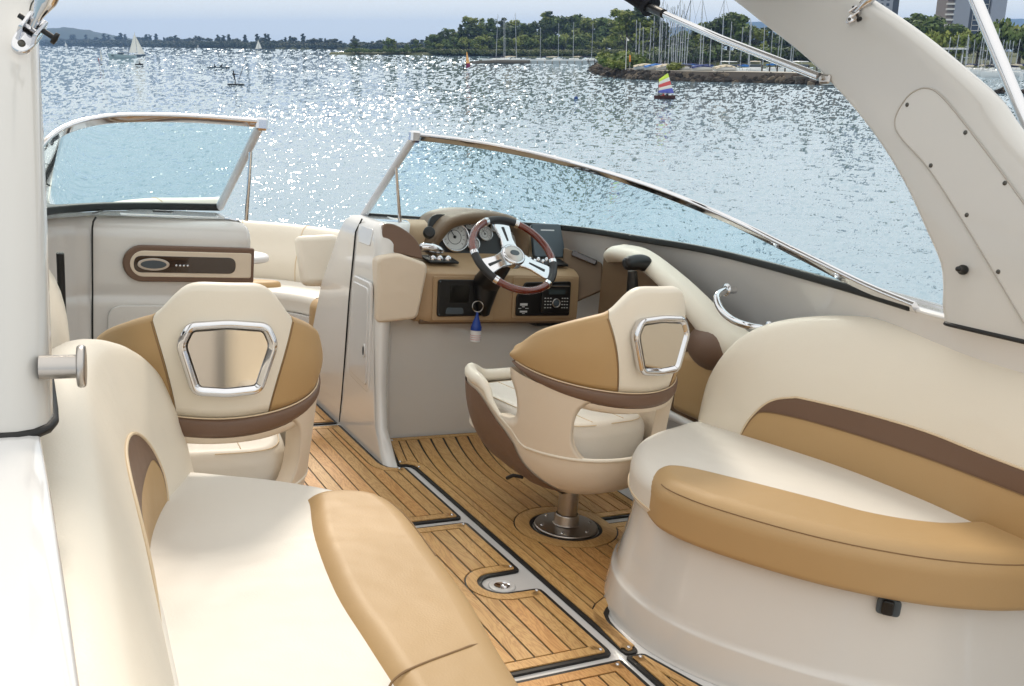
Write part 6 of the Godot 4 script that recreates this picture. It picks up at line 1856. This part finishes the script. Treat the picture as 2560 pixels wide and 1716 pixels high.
func craft() -> void:
	# optimist dinghy with two children
	var x := Transform3D(Basis(Vector3.UP, .12), Vector3(16.0, .0, -102))
	var t := thing("sailing_dinghy", "small dinghy with a yellow, red, white and blue striped sail", "dinghy", x)
	mat("hull_brown", Color(.25, .12, .10), .5); mat("sail_yellow", Color(.80, .90, .12), .8); mat("sail_red", Color(.80, .06, .10), .8); mat("sail_blue", Color(.08, .22, .70), .8)
	for k in ["sail_yellow", "sail_red", "sail_blue"]: M[k].backlight_enabled = true; M[k].backlight = Color(.4, .4, .4)
	part(boat_hull(2.15, 1.1, .36, .34, .12, .4), "hull", M.hull_brown, t)
	var b := mb(); b.tube(p3([-.68, .2, 0, -.66, 2.05, 0]), [.03, .022], 6)
	part(b, "mast", M.bark, t)
	var lf := func(f: float) -> Vector3: return Vector3(-.65, lerpf(.62, 1.98, f), 0)
	var lr := func(f: float) -> Vector3: return Vector3(lerpf(1.02, .26, f), lerpf(.56, 2.62, f), .06)
	var cuts := [[.0, .0, .16, .27, "sail_blue"], [.16, .27, .36, .43, "sailcloth"], [.36, .43, .60, .62, "sail_red"], [.60, .62, .80, .80, "sailcloth"], [.80, .80, 1.0, 1.0, "sail_yellow"]]
	for c in cuts:
		b = sail_mesh([lf.call(c[0]), lr.call(c[1]), lr.call(c[3]), lf.call(c[2])], Vector3(0, 0, .04))
		part(b, "sail_panel", M[c[4]], t)
	b = mb(); b.tube(p3([-.66, .58, 0, 1.05, .52, .06]), .02, 6)
	part(b, "boom", M.mast_alu, t)
	b = mb(); b.tube(p3([-.62, 1.1, 0, .27, 2.64, .06]), .014, 5)
	part(b, "sprit", M.mast_alu, t)
	var half := Basis().scaled(Vector3.ONE * .72)
	person("child in dark clothes sitting in the striped-sail dinghy, nearer the mast", Transform3D(Basis(Vector3.UP, .12) * half, Vector3(16.05, .12, -102.1)), sitting(Vector3(-1, 0, 0), [Vector3(-.45, .3, .2), Vector3(-.45, .3, -.2)]), M.vest_red, M.skin_tone)
	person("child sitting at the stern of the striped-sail dinghy", Transform3D(Basis(Vector3.UP, .12) * half, Vector3(16.45, .12, -102.1)), sitting(Vector3(-1, 0, 0), [Vector3(-.45, .3, .2), Vector3(-.4, .35, -.25)]), M.shirt, M.skin_tone)
	# windsurfers
	windsurfer("windsurf board with a narrow dark sail seen edge-on", "windsurfer in a black wetsuit leaning back from the edge-on sail", Vector3(-39.2, 0, -138.3), .0, M.canvas, M.wetsuit, .035, 3.9)
	windsurfer("windsurf board with a yellow and purple sail in mid lake", "windsurfer half hidden behind the yellow and purple sail", Vector3(-9.5, 0, -200), 1.35, null, M.wetsuit, 1.0, 4.0)
	windsurfer("far windsurf board with a clear sail at the left", "windsurfer in a reddish vest with the clear sail at the left", Vector3(-116.5, 0, -277.7), 1.9, M.sailcloth, M.vest_red, .8, 4.0)
	# float with one person, canoe with two
	t = thing("inflatable_boat", "small dark inflatable boat with one person at the left", "inflatable boat", Transform3D(Basis(), Vector3(-102, 0, -268)))
	b = mb(); var ring := PackedVector3Array()
	for p in oval(0, 0, .95, .55, 28): ring.append(Vector3(p.x, .16, p.y))
	b.tube(ring, .2, 10, false, true)
	part(b, "tube", M.canvas, t)
	b = mb(); b.slab(oval(0, 0, .9, .5, 28), .0, .06)
	part(b, "floor", M.rubber, t)
	person("person sitting in the small inflatable boat, arm stretched out", Transform3D(Basis(), Vector3(-102, .08, -268)), sitting(Vector3(1, 0, .2).normalized(), [Vector3(.45, .45, -.3), Vector3(-.45, .6, .2)], .2), M.shirt, M.skin_tone)
	t = thing("canoe", "low flat canoe with two people in the glitter", "canoe", Transform3D(Basis(), Vector3(-71.3, 0, -237.7)))
	part(boat_hull(5.6, .8, .24, .2, .1, .3), "hull", M.boat_dark, t)
	person("person sitting upright in the canoe", Transform3D(Basis(), Vector3(-72.3, .05, -237.7)), sitting(Vector3(1, 0, 0), [Vector3(.5, .35, .2), Vector3(.5, .35, -.2)], .1), M.shirt, M.skin_tone)
	person("person bending forward with the paddle in the canoe", Transform3D(Basis(), Vector3(-70.9, .05, -237.7)), sitting(Vector3(1, 0, 0), [Vector3(.7, .3, .25), Vector3(.75, .4, -.25)], .8), M.wetsuit, M.skin_tone)
	t = thing("paddle", "thin paddle held out by the person bending in the canoe", "paddle", Transform3D(Basis(), Vector3(-70.15, .4, -237.6)))
	b = mb(); b.tube(p3([-.3, .25, -.3, .5, -.1, .3, .95, -.3, .6]), .025, 6)
	part(b, "shaft", M.bark, t)
	b = mb(); b.box(Vector3(.9, -.5, .55), Vector3(1.1, -.28, .6), .01)
	part(b, "blade", M.bark, t)
	# motorboat and sailing boats
	t = thing("motorboat", "white motorboat with a thin sun canopy passing before the sailboat", "motorboat", Transform3D(Basis(Vector3.UP, .0), Vector3(-155.5, 0, -392)))
	mat("hull_grey", Color(.58, .66, .68), .4)
	part(boat_hull(10.6, 2.8, 2.0, 1.2, .3, 1.4), "hull", M.hull_grey, t)
	b = mb(); b.box(Vector3(-1.8, 1.5, -.8), Vector3(.6, 2.3, .8), .3)
	part(b, "cabin", M.boat_dark, t)
	b = mb(); b.box(Vector3(-1.6, 3.0, -1.0), Vector3(1.9, 3.08, 1.0), .02)
	part(b, "canopy", M.boat_dark, t)
	b = mb()
	for q in [[-1.3, -.8], [1.5, -.8], [-1.3, .8], [1.5, .8]]: b.tube(p3([q[0], 1.3, q[1], q[0], 3.0, q[1]]), .04, 5)
	part(b, "canopy_posts", M.mast_alu, t)
	b = mb(); b.box(Vector3(-4.0, .95, -1.30), Vector3(-3.1, 1.2, 1.30), .02)
	part(b, "hull_window", M.tower_dark, t)
	person("helmsman standing in the white motorboat", Transform3D(Basis(), Vector3(-153.0, 1.0, -392)), standing(Vector3(-1, 0, 0), [Vector3(-.5, 1.15, .2), Vector3(-.5, 1.15, -.2)]), M.shirt, M.skin_tone)
	sloop("sailboat with two pale sails just behind the white motorboat", Transform3D(Basis(Vector3.UP, PI + .5), Vector3(-177, 0, -464)), .82)
	sloop("sailboat with two white sails sailing before the far tree line", Transform3D(Basis(Vector3.UP, .2), Vector3(-243, 0, -944)), .72)
	sloop("tiny white sailboat furthest left below the wooded hill", Transform3D(Basis(Vector3.UP, PI), Vector3(-932, 0, -2059)), .75)
	sloop("tiny grey sail left of the poplars on the far shore", Transform3D(Basis(Vector3.UP, .4), Vector3(-610, 0, -1695)), .55)
	sloop("tiny grey sail before the row of poplars on the far shore", Transform3D(Basis(Vector3.UP, 2.6), Vector3(-527, 0, -1558)), .6)
	sloop("tiny pale sail right of the poplar row near the middle buoys", Transform3D(Basis(Vector3.UP, .9), Vector3(-443, 0, -1389)), .45)
	# buoys and specks
	mat("buoy_blue", Color(.08, .25, .48), .5)
	t = thing("buoy", "round blue buoy floating right of the middle", "buoy", Transform3D(Basis(), Vector3(6.7, 0, -101.5)))
	b = mb(); b.lathe(p2([.0, -.15, .12, -.12, .2, .0, .21, .1, .17, .24, .09, .30, .0, .31]), 16)
	part(b, "float", M.buoy_blue, t)
	b = mb(); b.tube(p3([0, .3, 0, 0, .42, 0]), .03, 6)
	part(b, "eye", M.steel, t)
	var specks := [[-225.5, -757.6, 2.2, "dark rowing boat speck nearest the row of poplars"], [-232.0, -900.0, 3.0, "dark boat speck beyond the rowing boat near the poplars"], [-150.0, -760.0, 2.0, "dark boat speck below the two-sailed boat"], [-110.0, -740.0, 3.4, "low dark boat speck right of the two-sailed boat"], [-62.0, -480.0, 2.6, "low rowing boat just before the thin spit"], [-21.5, -460.0, 2.4, "low rowing boat between the spit and the pontoon"]]
	for q in specks:
		t = thing("rowing_boat", q[3], "rowing boat", Transform3D(Basis(Vector3.UP, rng.randf() * .6), Vector3(q[0], 0, q[1])), "small boats far out")
		part(boat_hull(q[2] * 1.2, q[2] * .4, .5, .4), "hull", M.boat_dark, t)
		b = mb(); b.tube(p3([.1, .3, 0, .15, .8, 0, .2, 1.1, 0]), [.22, .2, .12], 8)
		part(b, "rower", M.wetsuit, t)
func windsurfer(label: String, who: String, at: Vector3, turn: float, sail: Material, suit: Material, width: float, tall: float) -> void:
	var t := thing("windsurf_board", label, "windsurf board", Transform3D(Basis(Vector3.UP, turn), at), "windsurf boards on the lake")
	var b := mb(); b.slab(curve2([-1.25, 0, -1.0, .2, -.2, .32, .8, .26, 1.2, .0, .8, -.26, -.2, -.32, -1.0, -.2], 4, true), .0, .12, .04, .03)
	part(b, "board", M.boat_white if sail == null else M.canvas, t)
	var edge: bool = sail == M.canvas
	var foot := Vector3(.25, .1, 0); var head := Vector3(1.75, tall, .0) if edge else Vector3(-.05, tall, .25)
	b = mb(); b.tube(PackedVector3Array([foot, foot.lerp(head, .5) + Vector3(.06, 0, 0), head]), [.03, .028, .015], 6)
	part(b, "mast", M.canvas if edge else M.bark, t)
	var back := Vector3(-.50, 0, -1.8) if edge else Vector3(1.5 * width, 0, .5)
	if sail == null:
		mat("sail_amber", Color(.92, .62, .08), .8); mat("sail_plum", Color(.48, .10, .28), .8)
		M.sail_amber.backlight_enabled = true; M.sail_amber.backlight = Color(.5, .5, .5)
		part(sail_mesh([foot.lerp(head, .42), foot.lerp(head, .98), foot.lerp(head, 1.0) + back * .12, foot.lerp(head, .42) + back * .85], Vector3(0, 0, .12)), "upper_sail", M.sail_amber, t)
		part(sail_mesh([foot.lerp(head, .16), foot.lerp(head, .42), foot.lerp(head, .42) + back * .85, foot.lerp(head, .22) + back], Vector3(0, 0, .12)), "lower_sail", M.sail_plum, t)
	else:
		part(sail_mesh([foot.lerp(head, .18), foot.lerp(head, .98), foot.lerp(head, 1.0) + back * .1, foot.lerp(head, .26) + back], Vector3(.03, 0, .02)), "sail", sail, t)
	var bm0 := foot.lerp(head, .36); var bm := bm0 + back * .9
	b = mb(); b.tube(PackedVector3Array([bm0, bm0.lerp(bm, .5) + Vector3(-.12, 0, 0), bm]), .02, 6)
	part(b, "boom", M.canvas, t)
	var fwd := Vector3(1, 0, 0) if edge else Vector3(0, 0, 1)
	var grip: Vector3 = bm0 + Vector3(-.38, -.05, 0) if edge else Vector3(.1, 1.3, .1)
	var pos := Vector3(-.12, .12, 0) if edge else Vector3(.15, .12, -.45)
	var h0 := grip - pos
	person(who, Transform3D(Basis(Vector3.UP, turn), at + Basis(Vector3.UP, turn) * pos), standing(fwd, [h0 + Vector3(0, 0, -.15), h0 + Vector3(.05, .02, .15)] if edge else [Vector3(-.1, 1.35, .5), Vector3(.2, 1.35, .5)], .10), suit, M.skin_tone)
